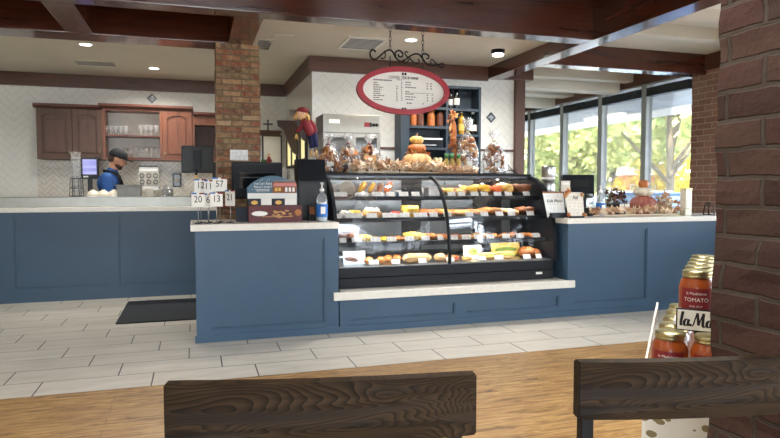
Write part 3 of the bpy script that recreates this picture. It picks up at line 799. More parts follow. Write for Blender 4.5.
def food(kind, mats, loc, label, group, rz=0, scale=1):
    p_ = proto(kind, mats)
    if not p_['used']:
        p_['used'] = 1; p_.location = loc; p_.rotation_euler = (0, 0, rz); p_.scale = (scale,)*3; o = p_
    else: o = dup(p_, loc, rz, scale=scale)
    o['label'] = label; o['category'] = 'bread' if kind in ('loaf', 'boule', 'dinner_roll', 'filled_baguette') else 'pastry'; o['group'] = group
    return o
LV = {1: 'top shelf', 2: 'second shelf', 3: 'third shelf', 4: 'bottom level'}
ZS = {1: SH[0][0], 2: SH[1][0], 3: SH[2][0], 4: 0.556}
YF = {1: SH[0][1], 2: SH[1][1], 3: SH[2][1], 4: 5.46}
# (level, pixel x, kind, materials, colour words, depth behind edge, yaw, scale)
T = []
for px, m2, cw in ((363, 'yellow_icing', 'yellow iced'), (372.5, 'yellow_icing', 'yellow iced'), (380, 'crust_dark', 'brown'), (389, 'orange_icing', 'orange iced')):
    T.append((1, px, 'eclair', ('crust', m2), cw, 0.15, -0.7, 1.0))
for px, k, mm, cw, s_ in ((438, 'tart', ('crust', 'orange_icing'), 'orange topped', 1.0), (448, 'tart', ('crust', 'lemon'), 'pale yellow', .8), (459, 'danish', ('bread', 'lemon'), 'pale yellow', .9),
        (471, 'tart', ('crust', 'yellow_icing'), 'bright yellow', 1.25), (483, 'tart', ('crust', 'yellow_icing'), 'bright yellow', 1.3), (495, 'tart', ('crust', 'orange_icing'), 'orange red', 1.3), (506, 'muffin', ('crust_dark', 'custard'), 'brown golden', 1.0), (526, 'croissant', ('crust_dark',), 'dark brown', 1.3)):
    T.append((1, px, k, mm, cw, 0.1, 0, s_))
for px, k, mm, cw, s_ in ((347, 'glazed_cake', ('icing', 'icing'), 'white', 1), (357, 'glazed_cake', ('icing', 'lemon'), 'pale', 1), (374, 'glazed_cake', ('bread', 'icing'), 'cream topped', 1), (390, 'danish', ('crust', 'lemon'), 'pale golden', .8), (398, 'glazed_cake', ('icing', 'berry'), 'berry topped', 1.1), (413, 'layer_cake', ('cheese', 'cheese'), 'yellow square', .85), (431, 'danish', ('crust_dark', 'crust'), 'brown', 1.1),
        (447, 'danish', ('crust', 'custard'), 'golden', 1.1), (463, 'danish', ('bread', 'cheese'), 'light golden', 1), (479, 'danish', ('crust', 'bread'), 'tan', 1.15), (494, 'croissant', ('crust',), 'golden', 1.35), (511, 'danish', ('bread', 'icing'), 'sugar dusted', 1.1), (529, 'croissant', ('crust_dark',), 'brown', 1.1)):
    T.append((2, px, k, mm, cw, 0.12, 0.3*math.sin(px), s_))
for px, k, mm, cw, s_ in ((343, 'muffin', ('choc', 'choc'), 'dark chocolate', .8), (354, 'muffin', ('choc', 'crust_dark'), 'chocolate brown', .8), (366, 'twist_bun', ('cheese',), 'cheese yellow', 1.1), (381, 'danish', ('cheese', 'yellow_icing'), 'bright yellow', 1.1), (390, 'danish', ('cheese', 'yellow_icing'), 'bright yellow', 1.1), (401, 'danish', ('crust', 'crust_dark'), 'brown', .9), (417, 'twist_bun', ('cheese',), 'cheese yellow', 1.2), (433, 'muffin', ('crust_dark', 'crust'), 'tall brown', 1.3), (439, 'muffin', ('crust_dark', 'crust'), 'tall brown', 1.2),
        (451, 'swirl_roll', ('crust_dark', 'crust'), 'brown glazed', 1), (461, 'swirl_roll', ('crust_dark', 'crust'), 'brown glazed', 1.1), (474, 'danish', ('bread', 'bread'), 'pale', 1), (484, 'twist_bun', ('bread',), 'pale', 1), (494, 'twist_bun', ('crust',), 'golden', 1), (502, 'croissant', ('crust',), 'golden', 1.3), (511, 'croissant', ('crust',), 'golden', 1.4), (521, 'croissant', ('crust_dark',), 'brown', 1.2), (533, 'swirl_roll', ('crust', 'crust'), 'golden', 1.1), (540, 'swirl_roll', ('crust', 'crust'), 'golden', 1)):
    T.append((3, px, k, mm, cw, 0.13, 0.4*math.sin(px*1.7), s_))
for px, k, mm, cw, s_ in ((369, 'dinner_roll', ('crust',), 'golden', 1.1), (381, 'dinner_roll', ('crust',), 'golden', 1.1), (417, 'loaf', ('flour_bread', 'bread'), 'pale floury', .95),
        (440, 'boule', ('flour_bread', 'crust'), 'floury round', .9), (452, 'filled_baguette', ('crust', 'berry'), 'tomato filled', .75), (467, 'filled_baguette', ('bread', 'cheese'), 'cheese filled', .55), (488, 'filled_baguette', ('bread', 'cheese'), 'cheese filled', .95), (506, 'filled_baguette', ('bread', 'lettuce'), 'lettuce filled', .95), (527, 'boule', ('crust_dark', 'crust'), 'dark crusted', 1.15), (541, 'boule', ('crust_dark', 'crust'), 'dark crusted', .8)):
    T.append((4, px, k, mm, cw, 0.12 if px < 500 else 0.2, 0.1*math.sin(px), s_))
T.append((4, 388, 'dinner_roll', ('crust',), 'golden', 0.25, 0, 1.1)); T.append((4, 397, 'dinner_roll', ('crust',), 'golden', 0.25, 0, 1.1))
T.sort(key=lambda q: (q[0], q[1]))
BASE = {'croissant': .072, 'danish': .059, 'tart': .047, 'muffin': .048, 'eclair': .034, 'glazed_cake': .054, 'swirl_roll': .061, 'twist_bun': .072, 'loaf': .158, 'boule': .091, 'dinner_roll': .046, 'layer_cake': .047, 'filled_baguette': .112}
def fit(i, s_):
    q = T[i]; lim = 9
    for j in (i-1, i+1):
        if 0 <= j < len(T) and T[j][0] == q[0] and abs(T[j][5]-q[5]) < 0.09:
            a_ = abs(pt(q[1], 200, y=5.7).x-pt(T[j][1], 200, y=5.7).x); lim = min(lim, a_*1.14*BASE[q[2]]/(BASE[q[2]]+BASE[T[j][2]])/BASE[q[2]])
    return min(s_, lim)
cnt = {1: 0, 2: 0, 3: 0, 4: 0}; tot = {k: sum(1 for q in T if q[0] == k) for k in LV}
plain('board_white', (232, 230, 226), 0.4)
for ti, (lv, px, kind, mats, cw, dep, rz, s_) in enumerate(T):
    s_ = fit(ti, s_*(1.4 if lv < 4 else 1.0)); dep = dep+(0.02 if lv < 4 else 0)
    y = YF[lv]+dep; p = pt(px, 200, y=y); i = cnt[lv]; cnt[lv] += 1; tl = {1: R(28), 2: R(12), 3: 0, 4: 0}[lv]
    if kind == 'eclair': tl = R(38)
    hw = {'loaf': 0.165, 'filled_baguette': 0.115, 'boule': 0.09, 'croissant': 0.072}.get(kind, 0.062)*s_
    x = min(max(p.x, CX0+hw), CX1-hw)
    word = (ORD+['eighteenth', 'nineteenth', 'twentieth'])[i]
    food(kind, mats, (x, y, ZS[lv]+(0.062 if kind == 'eclair' else 0.001+hw*math.sin(tl)*0.8)), '%s %s, %s from the left on the %s of the case' % (cw, NICE[kind], word, LV[lv]), 'pastries on the %s' % LV[lv] if lv < 4 else 'breads on the bottom level', rz, s_).rotation_euler[0] = tl
    if lv in (2, 3) or (lv == 1 and px > 430):
        food(kind, mats, (x+0.01*math.sin(px), y+0.16, ZS[lv]+0.001+hw*math.sin(tl)*0.8), 'rear row %s %s, %s from left on the %s of the case' % (cw, NICE[kind], word, LV[lv]), 'pastries on the %s' % LV[lv], rz+0.2, s_).rotation_euler[0] = tl
xa_, xb_ = pt(358, 200, y=5.85).x, pt(394, 200, y=5.85).x
tag(rbox(xa_, xb_, 5.79, 5.97, ZS[1]+0.001, ZS[1]+0.035, 0.006).build('serving_tray', 'board_white'), 'raised white tray under the four iced eclairs on the case top shelf', 'tray')
# price tags
tagp = None
TG = {1: [(333, 9), (343, 9), (363, 12), (378, 12), (391, 9), (404, 10), (416, 9), (452, 9), (462, 8), (475, 9), (485, 8), (498, 9), (509, 9), (527, 8)],
      2: [(333, 8), (354, 17), (372, 11), (390, 16), (405, 11), (421, 15), (434, 9), (448, 9), (470, 9), (485, 9), (500, 9), (512, 9), (531, 9)],
      3: [(343, 7), (357, 10), (376, 10), (392, 10), (410, 10), (426, 9), (441, 7), (454, 10), (467, 10), (479, 9), (491, 9), (507, 9), (521, 9), (537, 9)],
      4: [(374, 10), (396, 9), (451, 9), (423, 8), (483, 9), (500, 10), (528, 9), (540, 7)]}
pair = {}
for lv, L in TG.items():
    L.sort()
    for i, (px, w) in enumerate(L):
        y = YF[lv]+0.028; p = pt(px, 200, y=y); mm_ = mpp(p); w_ = w*mm_*0.98/1.0; h_ = 0.053
        key = w
        g = None
        lab = 'small white price tag, %s tag from the left on the %s of the case' % (ORD[i], LV[lv])
        x = min(max(p.x, CX0+w_/2+0.004), CX1-w_/2-0.004)
        if key not in pair:
            g = thing('price_tag', lab, 'price tag', (x, y, ZS[lv]+0.001), 0, 'price tags in the pastry case')
            c_ = MB().rbox(-w_/2, w_/2, -0.002, 0.002, 0.004, h_, 0.0015); o = c_.build('card', 'printed', g); o.rotation_euler = (R(-27), 0, 0)
            MB().rbox(-w_/2, w_/2, -0.006, 0.02, 0, 0.005, 0.001).build('holder', 'steel_dark', g)
            pair[key] = g
        else: dup(pair[key], (x, y, ZS[lv]+0.001), 0, lab)
plain('card_blue', (190, 212, 228), 0.5)
# bigger cards and odd items inside the case
def card(name, label, cat, loc, w, h, tilt, mat, rz=0, th=0.004):
    g = thing(name, label, cat, loc, rz)
    o = MB().rbox(-w/2, w/2, -th/2, th/2, 0, h, 0.001).build('panel', mat, g); o.rotation_euler = (R(-tilt), 0, 0)
    MB().rbox(-w/2*0.8, w/2*0.8, 0.004, 0.004+h*0.3, 0, 0.004, 0.001).build('foot', mat, g)
    return g, o
p = pt(437, 192, y=5.66); g, o = card('price_card', 'larger white card leaning at the centre mullion on the top shelf of the pastry case', 'card', (p.x, 5.735, 1.186), 0.115, 0.105, 8, 'printed')
p = pt(354, 262, y=5.62); g, o = card('picture_card', 'pale blue picture card with dark photo at the left end of the bottom level', 'card', (p.x, 5.60, 0.557), 0.21, 0.125, 12, 'card_blue')
MB().sph((0, 0, 0), (0.07, 0.004, 0.022), 14, 8).build('printed_picture', 'choc', o, (-0.03, -0.003, 0.05), (0, R(12), 0))
p = pt(473, 257, y=5.7)
g, o = card('picture_card', 'white picture card with printed salad plate, bottom level right of the mullion', 'card', (p.x, 5.70, 0.557), 0.20, 0.135, 12, 'icing')
MB().sph((0, 0, 0), (0.055, 0.003, 0.04), 16, 10).build('printed_plate', 'lemon', o, (0.01, -0.002, 0.07)); MB().sph((0, 0, 0), (0.035, 0.004, 0.022), 12, 8).build('printed_food', 'lettuce', o, (0.02, -0.003, 0.068))
p = pt(509, 253, y=5.8)
g, o = card('picture_card', 'wide green and yellow picture card behind the sandwiches at the right of the bottom level', 'card', (p.x, 5.86, 0.557), 0.34, 0.15, 12, 'cheese')
MB().sph((0, 0, 0), (0.13, 0.004, 0.03), 16, 8).build('printed_food', 'lettuce', o, (0, -0.002, 0.06))
p = pt(350, 184, y=5.8); g = thing('cake_lid', 'round beige lid standing upright at the left end of the case top shelf', 'lid', (p.x, 5.92, 1.186))
MB().lathe([(0.0, -0.012), (0.072, -0.012), (0.078, -0.006), (0.078, 0.006), (0.07, 0.01), (0, 0.012)], seg=30, mat=Matrix.Translation((0, 0, 0.078)) @ Matrix.Rotation(R(90), 4, 'X')).build('disc', 'cream', g)
MB().rbox(-0.05, 0.05, -0.018, 0.018, 0, 0.02, 0.004).build('stand', 'steel_dark', g)
p = pt(397.5, 186, y=5.85); g = thing('pastry_tub', 'small light blue tub on the top shelf right of the orange eclair', 'tub', (p.x, 5.85, 1.186))
plain('tub_blue', (140, 176, 208), 0.4)
MB().lathe([(0.03, 0), (0.036, 0.05), (0.038, 0.05), (0.038, 0.055), (0, 0.055)], seg=20).build('tub_body', 'tub_blue', g)
MB().lathe([(0.0385, 0.04), (0.04, 0.042), (0.04, 0.058), (0, 0.060)], seg=20, cap=False).build('lid', 'white_plastic', g)
p = pt(426, 188, y=5.85); g = thing('metal_cup', 'steel cup with white rim on the top shelf just left of the centre mullion', 'cup', (p.x, 5.85, 1.186))
MB().lathe([(0.028, 0), (0.044, 0.085), (0.041, 0.085), (0.026, 0.004), (0, 0.004)], seg=24, cap=False).build('body', 'steel', g)
MB().lathe([(0.041, 0.083), (0.048, 0.084), (0.048, 0.090), (0.0, 0.093)], seg=24, cap=False).build('lid', 'white_plastic', g)
# ------------------------------------------------------------------ things on top of the case
TZ = 1.418
def leaf_shape(mb, c, s_, rot):
    """five-lobed leaf, slightly cupped"""
    L = [(0, -0.5), (0.08, -0.1), (0.42, -0.22), (0.3, 0.02), (0.5, 0.2), (0.2, 0.22), (0.0, 0.6), (-0.2, 0.22), (-0.5, 0.2), (-0.3, 0.02), (-0.42, -0.22), (-0.08, -0.1)]
    cv = mb.b.verts.new(Vector(c)+rot @ Vector((0, 0, 0.12*s_)))
    vs = [mb.b.verts.new(Vector(c)+rot @ Vector((x*s_, y*s_, 0))) for x, y in L]
    for i in range(len(vs)): mb._f([cv, vs[i], vs[(i+1) % len(vs)]])
def garland(name, label, x0, x1, y0, y1, z0, hfun, n_, size, mat, seed=1, z_lim=0.0):
    rnd = random.Random(seed); mb = MB()
    for i in range(n_):
        x = rnd.uniform(x0, x1); y = rnd.uniform(y0, y1); h = hfun(x)
        s_ = rnd.uniform(0.7, 1.25)*size
        z = z0+s_*0.55+rnd.uniform(0, 1)*h
        rot = Euler((rnd.uniform(R(20), R(110)), rnd.uniform(-0.6, 0.6), rnd.uniform(0, 2*PI))).to_matrix()
        leaf_shape(mb, (x, y, z), s_, rot)
    mb.tube([(x0+(x1-x0)*k/20, (y0+y1)/2+0.01*math.sin(k*2), z0+0.012) for k in range(21)], 0.008, 6)
    o = mb.build(name, mat); tag(o, label, 'garland', kind='stuff'); return o
gx = lambda px, y: pt(px, 170, y=y).x
garland('leaf_garland', 'garland of dried cream and tan leaves along the top edge of the pastry case', gx(352, 6.04), gx(446, 6.04), 5.98, 6.07, TZ, lambda x: 0.03, 165, 0.11, 'dry_leaves', 3)
garland('leaf_garland', 'short garland of tan leaves at the feet of the green-capped bottles on the case', gx(440, 6.0), gx(478, 6.0), 5.97, 6.03, TZ, lambda x: 0.0, 46, 0.085, 'dry_leaves', 17)
def pumpkin(label, loc, r, h, rgb, name='pumpkin', ribs=10, stem=True, stem_mat='crust_dark', group=None):
    if rgb not in M: raise KeyError(rgb)
    g = thing(name, label, 'pumpkin', loc, 0, group)
    P_ = [(0.0, 0.06*h), (0.45*r, 0.0), (0.8*r, 0.12*h), (0.98*r, 0.35*h), (1.0*r, 0.55*h), (0.88*r, 0.8*h), (0.6*r, 0.96*h), (0.3*r, 0.99*h), (0.0, 0.90*h)]
    MB().lathe(P_, seg=60, fn=lambda a, z: 1-0.10*abs(math.sin(ribs*a/2+0.3))**0.5*0+(-0.09)*(1-abs(math.sin(ribs*a/2)))**2, cap=False).build('flesh', rgb, g)
    if stem: MB().tube([(0, 0, 0.88*h), (0.01*r, 0, 1.05*h), (0.12*r, 0, 1.2*h), (0.22*r, 0.02, 1.28*h)], [0.11*r, 0.08*r, 0.07*r, 0.085*r], 7).build('stem', stem_mat, g)
    return g
plain('pumpkin_peach', (206, 162, 108), 0.55, var=0.12, scale=10); plain('pumpkin_orange', (184, 110, 56), 0.5, var=0.15, scale=10); plain('pumpkin_yellow', (232, 188, 110), 0.5, var=0.1, scale=10)
plain('pumpkin_pink', (160, 92, 78), 0.5, var=0.12, scale=10); plain('pumpkin_white', (226, 216, 196), 0.55, var=0.08, scale=10)
px_m = mpp((2.2, 6.12, 1.4))
Y6 = 6.17
p = pt(417, 175, y=Y6); x = p.x
pumpkin('large ribbed peach pumpkin at the base of the stack on the pastry case', (x, Y6, TZ), 15.5*px_m, 21*px_m, 'pumpkin_peach', stem=False)
pumpkin('middle orange pumpkin between the peach one and the small yellow one on the pastry case', (x-0.005, Y6, TZ+20.6*px_m), 9.5*px_m, 9.5*px_m, 'pumpkin_orange', stem=False)
pumpkin('small yellow pumpkin with curled stem on top of the stack on the pastry case', (x-0.005, Y6, TZ+29.8*px_m), 7*px_m, 8.2*px_m, 'pumpkin_yellow')
def cluster(name, label, cat, c, rad, n_, size, mat, seed, squash=(1, 1, 1), kind=None):
    rnd = random.Random(seed); mb = MB()
    for i in range(n_):
        d = Vector((rnd.gauss(0, 1), rnd.gauss(0, 1), rnd.gauss(0, 1))).normalized()*rad*rnd.uniform(0.6, 1)
        leaf_shape(mb, (c[0]+d.x*squash[0], c[1]+d.y*squash[1], c[2]+d.z*squash[2]), size*rnd.uniform(0.7, 1.2), Euler((rnd.uniform(0, PI), rnd.uniform(0, PI), rnd.uniform(0, PI))).to_matrix())
    o = mb.build(name, mat); tag(o, label, cat, kind=kind); return o
cluster('leaf_wreath', 'ring of rust orange leaves round the middle pumpkin on the pastry case', 'leaves', (x, Y6, TZ+21.5*px_m), 0.125, 46, 0.05, 'red_leaves', 5, (1.15, 0.9, 0.45), 'stuff')
# autumn pick: tall sprig of orange leaves with a dried pod
p = pt(453, 168, y=6.2); g = thing('autumn_sprig', 'tall upright sprig of orange leaves and a brown dried pod behind the green-capped bottles', 'decoration', (p.x, 6.2, TZ)); g.scale = (1, 1, 1.22)
rnd = random.Random(9); mb = MB()
for k in range(46):
    zz = rnd.uniform(0.18, 0.55); leaf_shape(mb, (rnd.gauss(0, 0.022)+0.02*math.sin(zz*9), rnd.gauss(0, 0.02), zz), 0.06*rnd.uniform(.7, 1.2), Euler((rnd.uniform(0.6, 2.2), rnd.uniform(-1, 1), rnd.uniform(0, 6))).to_matrix())
mb.build('leaf_spray', 'red_leaves', g)
MB().sph((0.012, 0, 0.30), (0.026, 0.026, 0.11), 12, 12).build('orange_ear', 'pumpkin_orange', g, (0, 0, 0.06))
MB().sph((0.03, 0, 0.19), (0.024, 0.024, 0.085), 12, 12).build('dried_pod', 'crust_dark', g)
MB().tube([(0, 0, 0), (0.01, 0, 0.2), (0, 0, 0.5)], 0.004, 6).build('stick', 'crust_dark', g)
MB().lathe([(0.03, 0), (0.034, 0.01), (0.0, 0.02)], seg=16).build('foot', 'case_black', g)
# jars and green capped bottles on the case
plain('tomato_relish', (196, 84, 48), 0.35, var=0.25, scale=40); plain('olive_relish', (150, 130, 70), 0.4, var=0.3, scale=40); plain('green_cap', (60, 110, 66), 0.5)
plain('pale_jar', (206, 196, 160), 0.4, var=0.2)
def jar(loc, label, h=0.10, r=0.035, fill='tomato_relish', lid='gold', group='jars on the pastry case', lab='paper'):
    g = thing('preserve_jar', label, 'jar', loc, 0, group)
    MB().lathe([(r*0.92, 0), (r, 0.008), (r, h*0.68), (r*0.78, h*0.84), (r*0.78, h*0.88), (0, h*0.88)], seg=22).build('filled_glass', fill, g)
    MB().lathe([(r*0.86, h*0.865), (r*0.88, h*0.99), (r*0.8, h), (0, h)], seg=22, cap=False).build('lid', lid, g)
    MB().lathe([(r+0.0008, h*0.18), (r+0.0008, h*0.52)], seg=22, cap=False).build('paper_label', lab, g)
    return g
p = pt(438, 170, y=6.14); jar((p.x, 6.14, TZ), 'red relish jar between the big pumpkin and the green-capped bottles', 0.17, 0.052)
for px, nm in ((389, 'leftmost'), (396, 'middle'), (403, 'rightmost')):
    p = pt(px, 170, y=6.3); jar((p.x, 6.3, TZ), '%s of the three small pale jars left of the big pumpkin on the case' % nm, 0.13, 0.03, 'pale_jar', 'case_black')
def bottle(name, label, cat, loc, prof_, mats, group=None, lab=None, rz=0):
    """prof_: lathe profile; mats: (body, cap); lab: (z0, z1, material)"""
    g = thing(name, label, cat, loc, rz, group)
    body, capz = prof_
    MB().lathe(body, seg=22).build('bottle_body', mats[0], g)
    MB().lathe(capz, seg=18).build('cap', mats[1], g)
    if lab:
        rr = max(q[0] for q in body)+0.0008
        MB().lathe([(rr, lab[0]), (rr, lab[1])], seg=22, cap=False).build('paper_label', lab[2], g)
    return g
dress = ([(0.03, 0), (0.034, 0.01), (0.034, 0.12), (0.016, 0.155), (0.016, 0.17)], [(0.0225, 0.165), (0.0225, 0.215), (0, 0.217)])
for px, nm in ((446.5, 'leftmost'), (452, 'middle'), (458.5, 'rightmost')):
    p = pt(px, 170, y=6.10); bottle('dressing_bottle', '%s of the three dressing bottles with green caps on the pastry case' % nm, 'bottle', (p.x, 6.10, TZ), dress, ('olive_relish', 'green_cap'), 'green-capped bottles on the case', (0.025, 0.08, 'paper'))
# cellophane wrapped cookie bags
def heart(s_, th, mb, mat):
    P_ = []
    for i in range(26):
        t = 2*PI*i/26; P_.append((s_*16*math.sin(t)**3/17, s_*(13*math.cos(t)-5*math.cos(2*t)-2*math.cos(3*t)-math.cos(4*t))/17))
    mb.prism(P_, -th/2, th/2, 'y', mat)
def cookie_bag(label, loc, w, h, seed, hearts=False, neck=0.62, d=0.11, ruff=0.07, lean=0.0):
    g = thing('cookie_gift_bag', label, 'gift bag', loc, 0, 'cellophane wrapped cookies on the pastry case'); g.rotation_euler = (0, lean, 0)
    rnd = random.Random(seed); mb = MB()
    for i in range(84):
        t = rnd.random(); z = 0.03+t*h*neck*0.92; k = 1-0.6*(z/(h*neck))**2
        x = rnd.uniform(-1, 1)*w/2*k*0.8; y = rnd.uniform(-1, 1)*d/2*0.7
        mb.m(rnd.choice(['crust', 'bread', 'crust_dark', 'crust_dark', 'icing', 'choc'])); mt = Matrix.Translation((x, y, z)) @ Euler((rnd.uniform(0, 3), rnd.uniform(0, 3), rnd.uniform(0, 3))).to_matrix().to_4x4()
        if hearts and i % 3 == 0: heart(0.048, 0.012, mb, mt)
        else: mb.lathe([(0, -0.007), (0.036, -0.007), (0.040, 0), (0.036, 0.007), (0, 0.007)], seg=12, mat=mt)
    mb.build('cookies', None, g)
    seg = 40; prof_ = [(0.0, 0.0), (0.9, 0.004), (1.0, 0.06), (1.0, 0.28), (0.9, 0.46), (0.62, 0.63), (0.16, 0.745), (0.10, 0.78), (0.3, 0.86), (0.5, 0.95), (0.55, 1.0)]
    b = MB(); rings = []
    for r_, z_ in prof_:
        rg = []
        for i in range(seg):
            a = 2*PI*i/seg; q = 1+(0.08+0.3*(z_ > 0.7))*math.sin(a*7+z_*4+seed)+0.05*math.sin(a*13)
            if z_ < 0.02: q = 1
            rx = (w/2 if z_ < 0.76 else max(ruff*1.2, w*0.28)); ry = (d/2 if z_ < 0.76 else ruff)
            rg.append(b.b.verts.new((rx*r_*math.cos(a)*q, ry*r_*math.sin(a)*q, h*z_+(0.02*math.sin(a*5+seed) if z_ > 0.9 else 0))))
        rings.append(rg)
    for A, B_ in zip(rings, rings[1:]):
        for i in range(seg): b._f([A[i], A[(i+1) % seg], B_[(i+1) % seg], B_[i]], True)
    b.build('cellophane', 'cellophane', g)
    MB().lathe([(0.016, h*0.755), (0.02, h*0.76), (0.02, h*0.785), (0.016, h*0.79)], seg=12).build('tie', 'gold' if not hearts else 'red_label', g)
    MB().rbox(-0.035, 0.035, -0.002, 0.0, 0, 0.05, 0.001).build('label_card', 'paper', g, (0.01, -d/2*0.95-0.01, h*0.14))
    return g
m6 = px_m
p = pt(467, 172, y=6.16); cookie_bag('tall cellophane bag of brown and cream cookies right of the green-capped bottles', (p.x+0.005, 6.20, TZ+0.012), 27*m6, 56*m6, 11, lean=0.03)
p = pt(495, 172, y=6.16); cookie_bag('rightmost cellophane bag of brown cookies with ruffled top on the case', (p.x+0.01, 6.19, TZ+0.012), 28*m6, 44*m6, 12, lean=-0.03)
p = pt(329, 172, y=6.16); cookie_bag('leftmost cellophane pack of cookies with red ribbon in the wire tray', (p.x, 6.2, TZ+0.012), 24*m6, 35*m6, 13, True)
p = pt(350, 172, y=6.16); cookie_bag('middle of the three cellophane packs of heart cookies at the left of the pastry case', (p.x, 6.22, TZ), 26*m6, 38*m6, 14, True)
p = pt(371, 172, y=6.16); cookie_bag('cellophane pack with a large heart cookie left of the small pale jars', (p.x, 6.22, TZ), 26*m6, 38*m6, 15, True)
for px, s_, lab in ((370.5, 0.075, 'large heart shaped cookie leaning at the right end of the cellophane packs'), (361, 0.05, 'smaller heart shaped cookie leaning in front of the middle cellophane packs')):
    p = pt(px, 160, y=6.13); g = thing('heart_cookie', lab, 'cookie', (p.x, 6.135, TZ+0.0)); mb = MB(); heart(s_, 0.014, mb, Matrix.Translation((0, 0, s_))); o = mb.build('cookie', 'bread', g); o.rotation_euler = (R(-10), 0, 0)
    o.location = (0, 0, 0.07 if s_ > 0.06 else 0.03)
    mb = MB(); heart(s_*0.35, 0.018, mb, Matrix.Translation((0, 0, s_))); o2 = mb.build('icing_centre', 'icing', g); o2.rotation_euler = o.rotation_euler; o2.location = o.location+Vector((0, -0.002, 0))
    MB().rbox(-0.03, 0.03, -0.02, 0.02, 0, 0.07 if s_ > 0.06 else 0.03, 0.004).build('prop_box', 'paper', g)
# wire trays
def wire_tray(label, x0, x1, y0, y1, z, lift=0.07):
    g = thing('wire_tray', label, 'tray', ((x0+x1)/2, (y0+y1)/2, z)); w, d = (x1-x0)/2, (y1-y0)/2
    MB().rbox(-w, w, -d, d, 0, 0.011, 0.004).build('base', 'iron', g)
    mb = MB()
    for sx in (-1, 1):
        mb.tube([(sx*w, -d, 0.008), (sx*(w+0.05), -d, lift), (sx*(w+0.05), d, lift), (sx*w, d, 0.008)], 0.005, 6)
        for k in range(5): mb.tube([(sx*w, -d+2*d*k/4, 0.008), (sx*(w+0.05), -d+2*d*k/4, lift)], 0.0035, 5)
    mb.build('wire_handles', 'iron', g)
wire_tray('black wire tray under the leftmost cellophane cookie pack', gx(316, 6.2), gx(341, 6.2), 6.09, 6.33, TZ)
wire_tray('black wire tray under the two right cellophane cookie bags', gx(462, 6.2), gx(508, 6.2), 6.09, 6.32, TZ, 0.05)
p0 = gx(512, 6.25)
g = thing('wire_stand', 'bent black wire stand at the far right end of the pastry case top', 'stand', (p0+0.02, 6.3, TZ)); mb = MB()
mb.tube([(-0.09, 0, 0.17), (-0.03, 0, 0.09), (0.05, 0, 0.02), (0.09, 0, 0.005)], 0.005, 6); mb.tube([(-0.08, 0.03, 0.12), (0.0, 0.03, 0.05), (0.09, 0.02, 0.02)], 0.004, 6); mb.build('wires', 'iron', g)
MB().rbox(-0.1, 0.09, -0.03, 0.04, 0, 0.008, 0.003).build('base', 'iron', g)
# scarecrow doll
p = pt(320, 165, y=6.02); g = thing('scarecrow_doll', 'leaning scarecrow doll with red cap, red shirt and navy trousers on the case', 'doll', (1.275, 6.03, TZ))
def dl(px, py): q = pt(px, py, y=6.0); return Vector((q.x-1.275, -0.03, q.z-TZ))
plain('doll_red', (136, 42, 50), 0.8, var=0.2); plain('doll_navy', (30, 36, 76), 0.85, var=0.2); plain('straw', (224, 182, 110), 0.8, var=0.2, scale=60); plain('doll_face', (226, 186, 150), 0.7)
MB().tube([dl(319, 168), dl(314, 148), dl(308, 128), dl(302, 116)], [0.004]*4, 6).build('stick', 'crust_dark', g)
MB().tube([dl(303, 119), dl(306, 124), dl(309.5, 131), dl(311.5, 135)], [0.028, 0.05, 0.048, 0.04], 12).tube([dl(305, 121), dl(301, 127), dl(297, 132)], [0.025, 0.022, 0.02], 8).tube([dl(309, 121), dl(314, 126), dl(315.5, 133)], [0.025, 0.022, 0.02], 8).build('shirt', 'doll_red', g)
MB().tube([dl(311, 133), dl(311, 140), dl(312, 148)], [0.036, 0.028, 0.024], 10).tube([dl(313, 133), dl(315, 140), dl(316, 147)], [0.036, 0.028, 0.024], 10).build('trousers', 'doll_navy', g)
hd = dl(301.5, 114)
MB().sph(hd, (0.055, 0.05, 0.055), 16, 12).sph(hd+Vector((0.012, -0.05, 0)), 0.008, 8, 6).build('head', 'doll_face', g)
MB().sph(hd+Vector((0.01, 0.0, 0.032)), (0.06, 0.058, 0.036), 16, 10).lathe([(0.05, 0), (0.075, -0.004), (0.05, 0.004)], c=hd+Vector((0.0, -0.01, 0.02)), seg=20).build('cap', 'doll_red', g)
mb = MB(); rnd = random.Random(4)
for k in range(46):
    a = rnd.uniform(0, 2*PI); s0 = hd+Vector((0.05*math.cos(a), 0.03*math.sin(a)-0.005, 0.01)); mb.tube([s0, s0+Vector((0.022*math.cos(a), -0.008, -0.03)), s0+Vector((0.03*math.cos(a), -0.01, -0.075*rnd.uniform(.6, 1.1)))], [0.006, 0.005, 0.002], 5)
for c_, n_ in ((dl(296.5, 134), 14), (dl(311.5, 150), 16), (dl(316, 150), 16), (dl(314.5, 160), 12)):
    for k in range(n_): e = Vector((rnd.uniform(-.02, .02), rnd.uniform(-.01, .01), -0.05*rnd.uniform(.6, 1.4))); mb.tube([c_, c_+e], [0.006, 0.002], 4)
mb.build('straw', 'straw', g)
MB().lathe([(0.035, 0), (0.035, 0.008), (0, 0.01)], seg=16).build('foot', 'iron', g, (p.x-1.275+0.04, 0, 0))
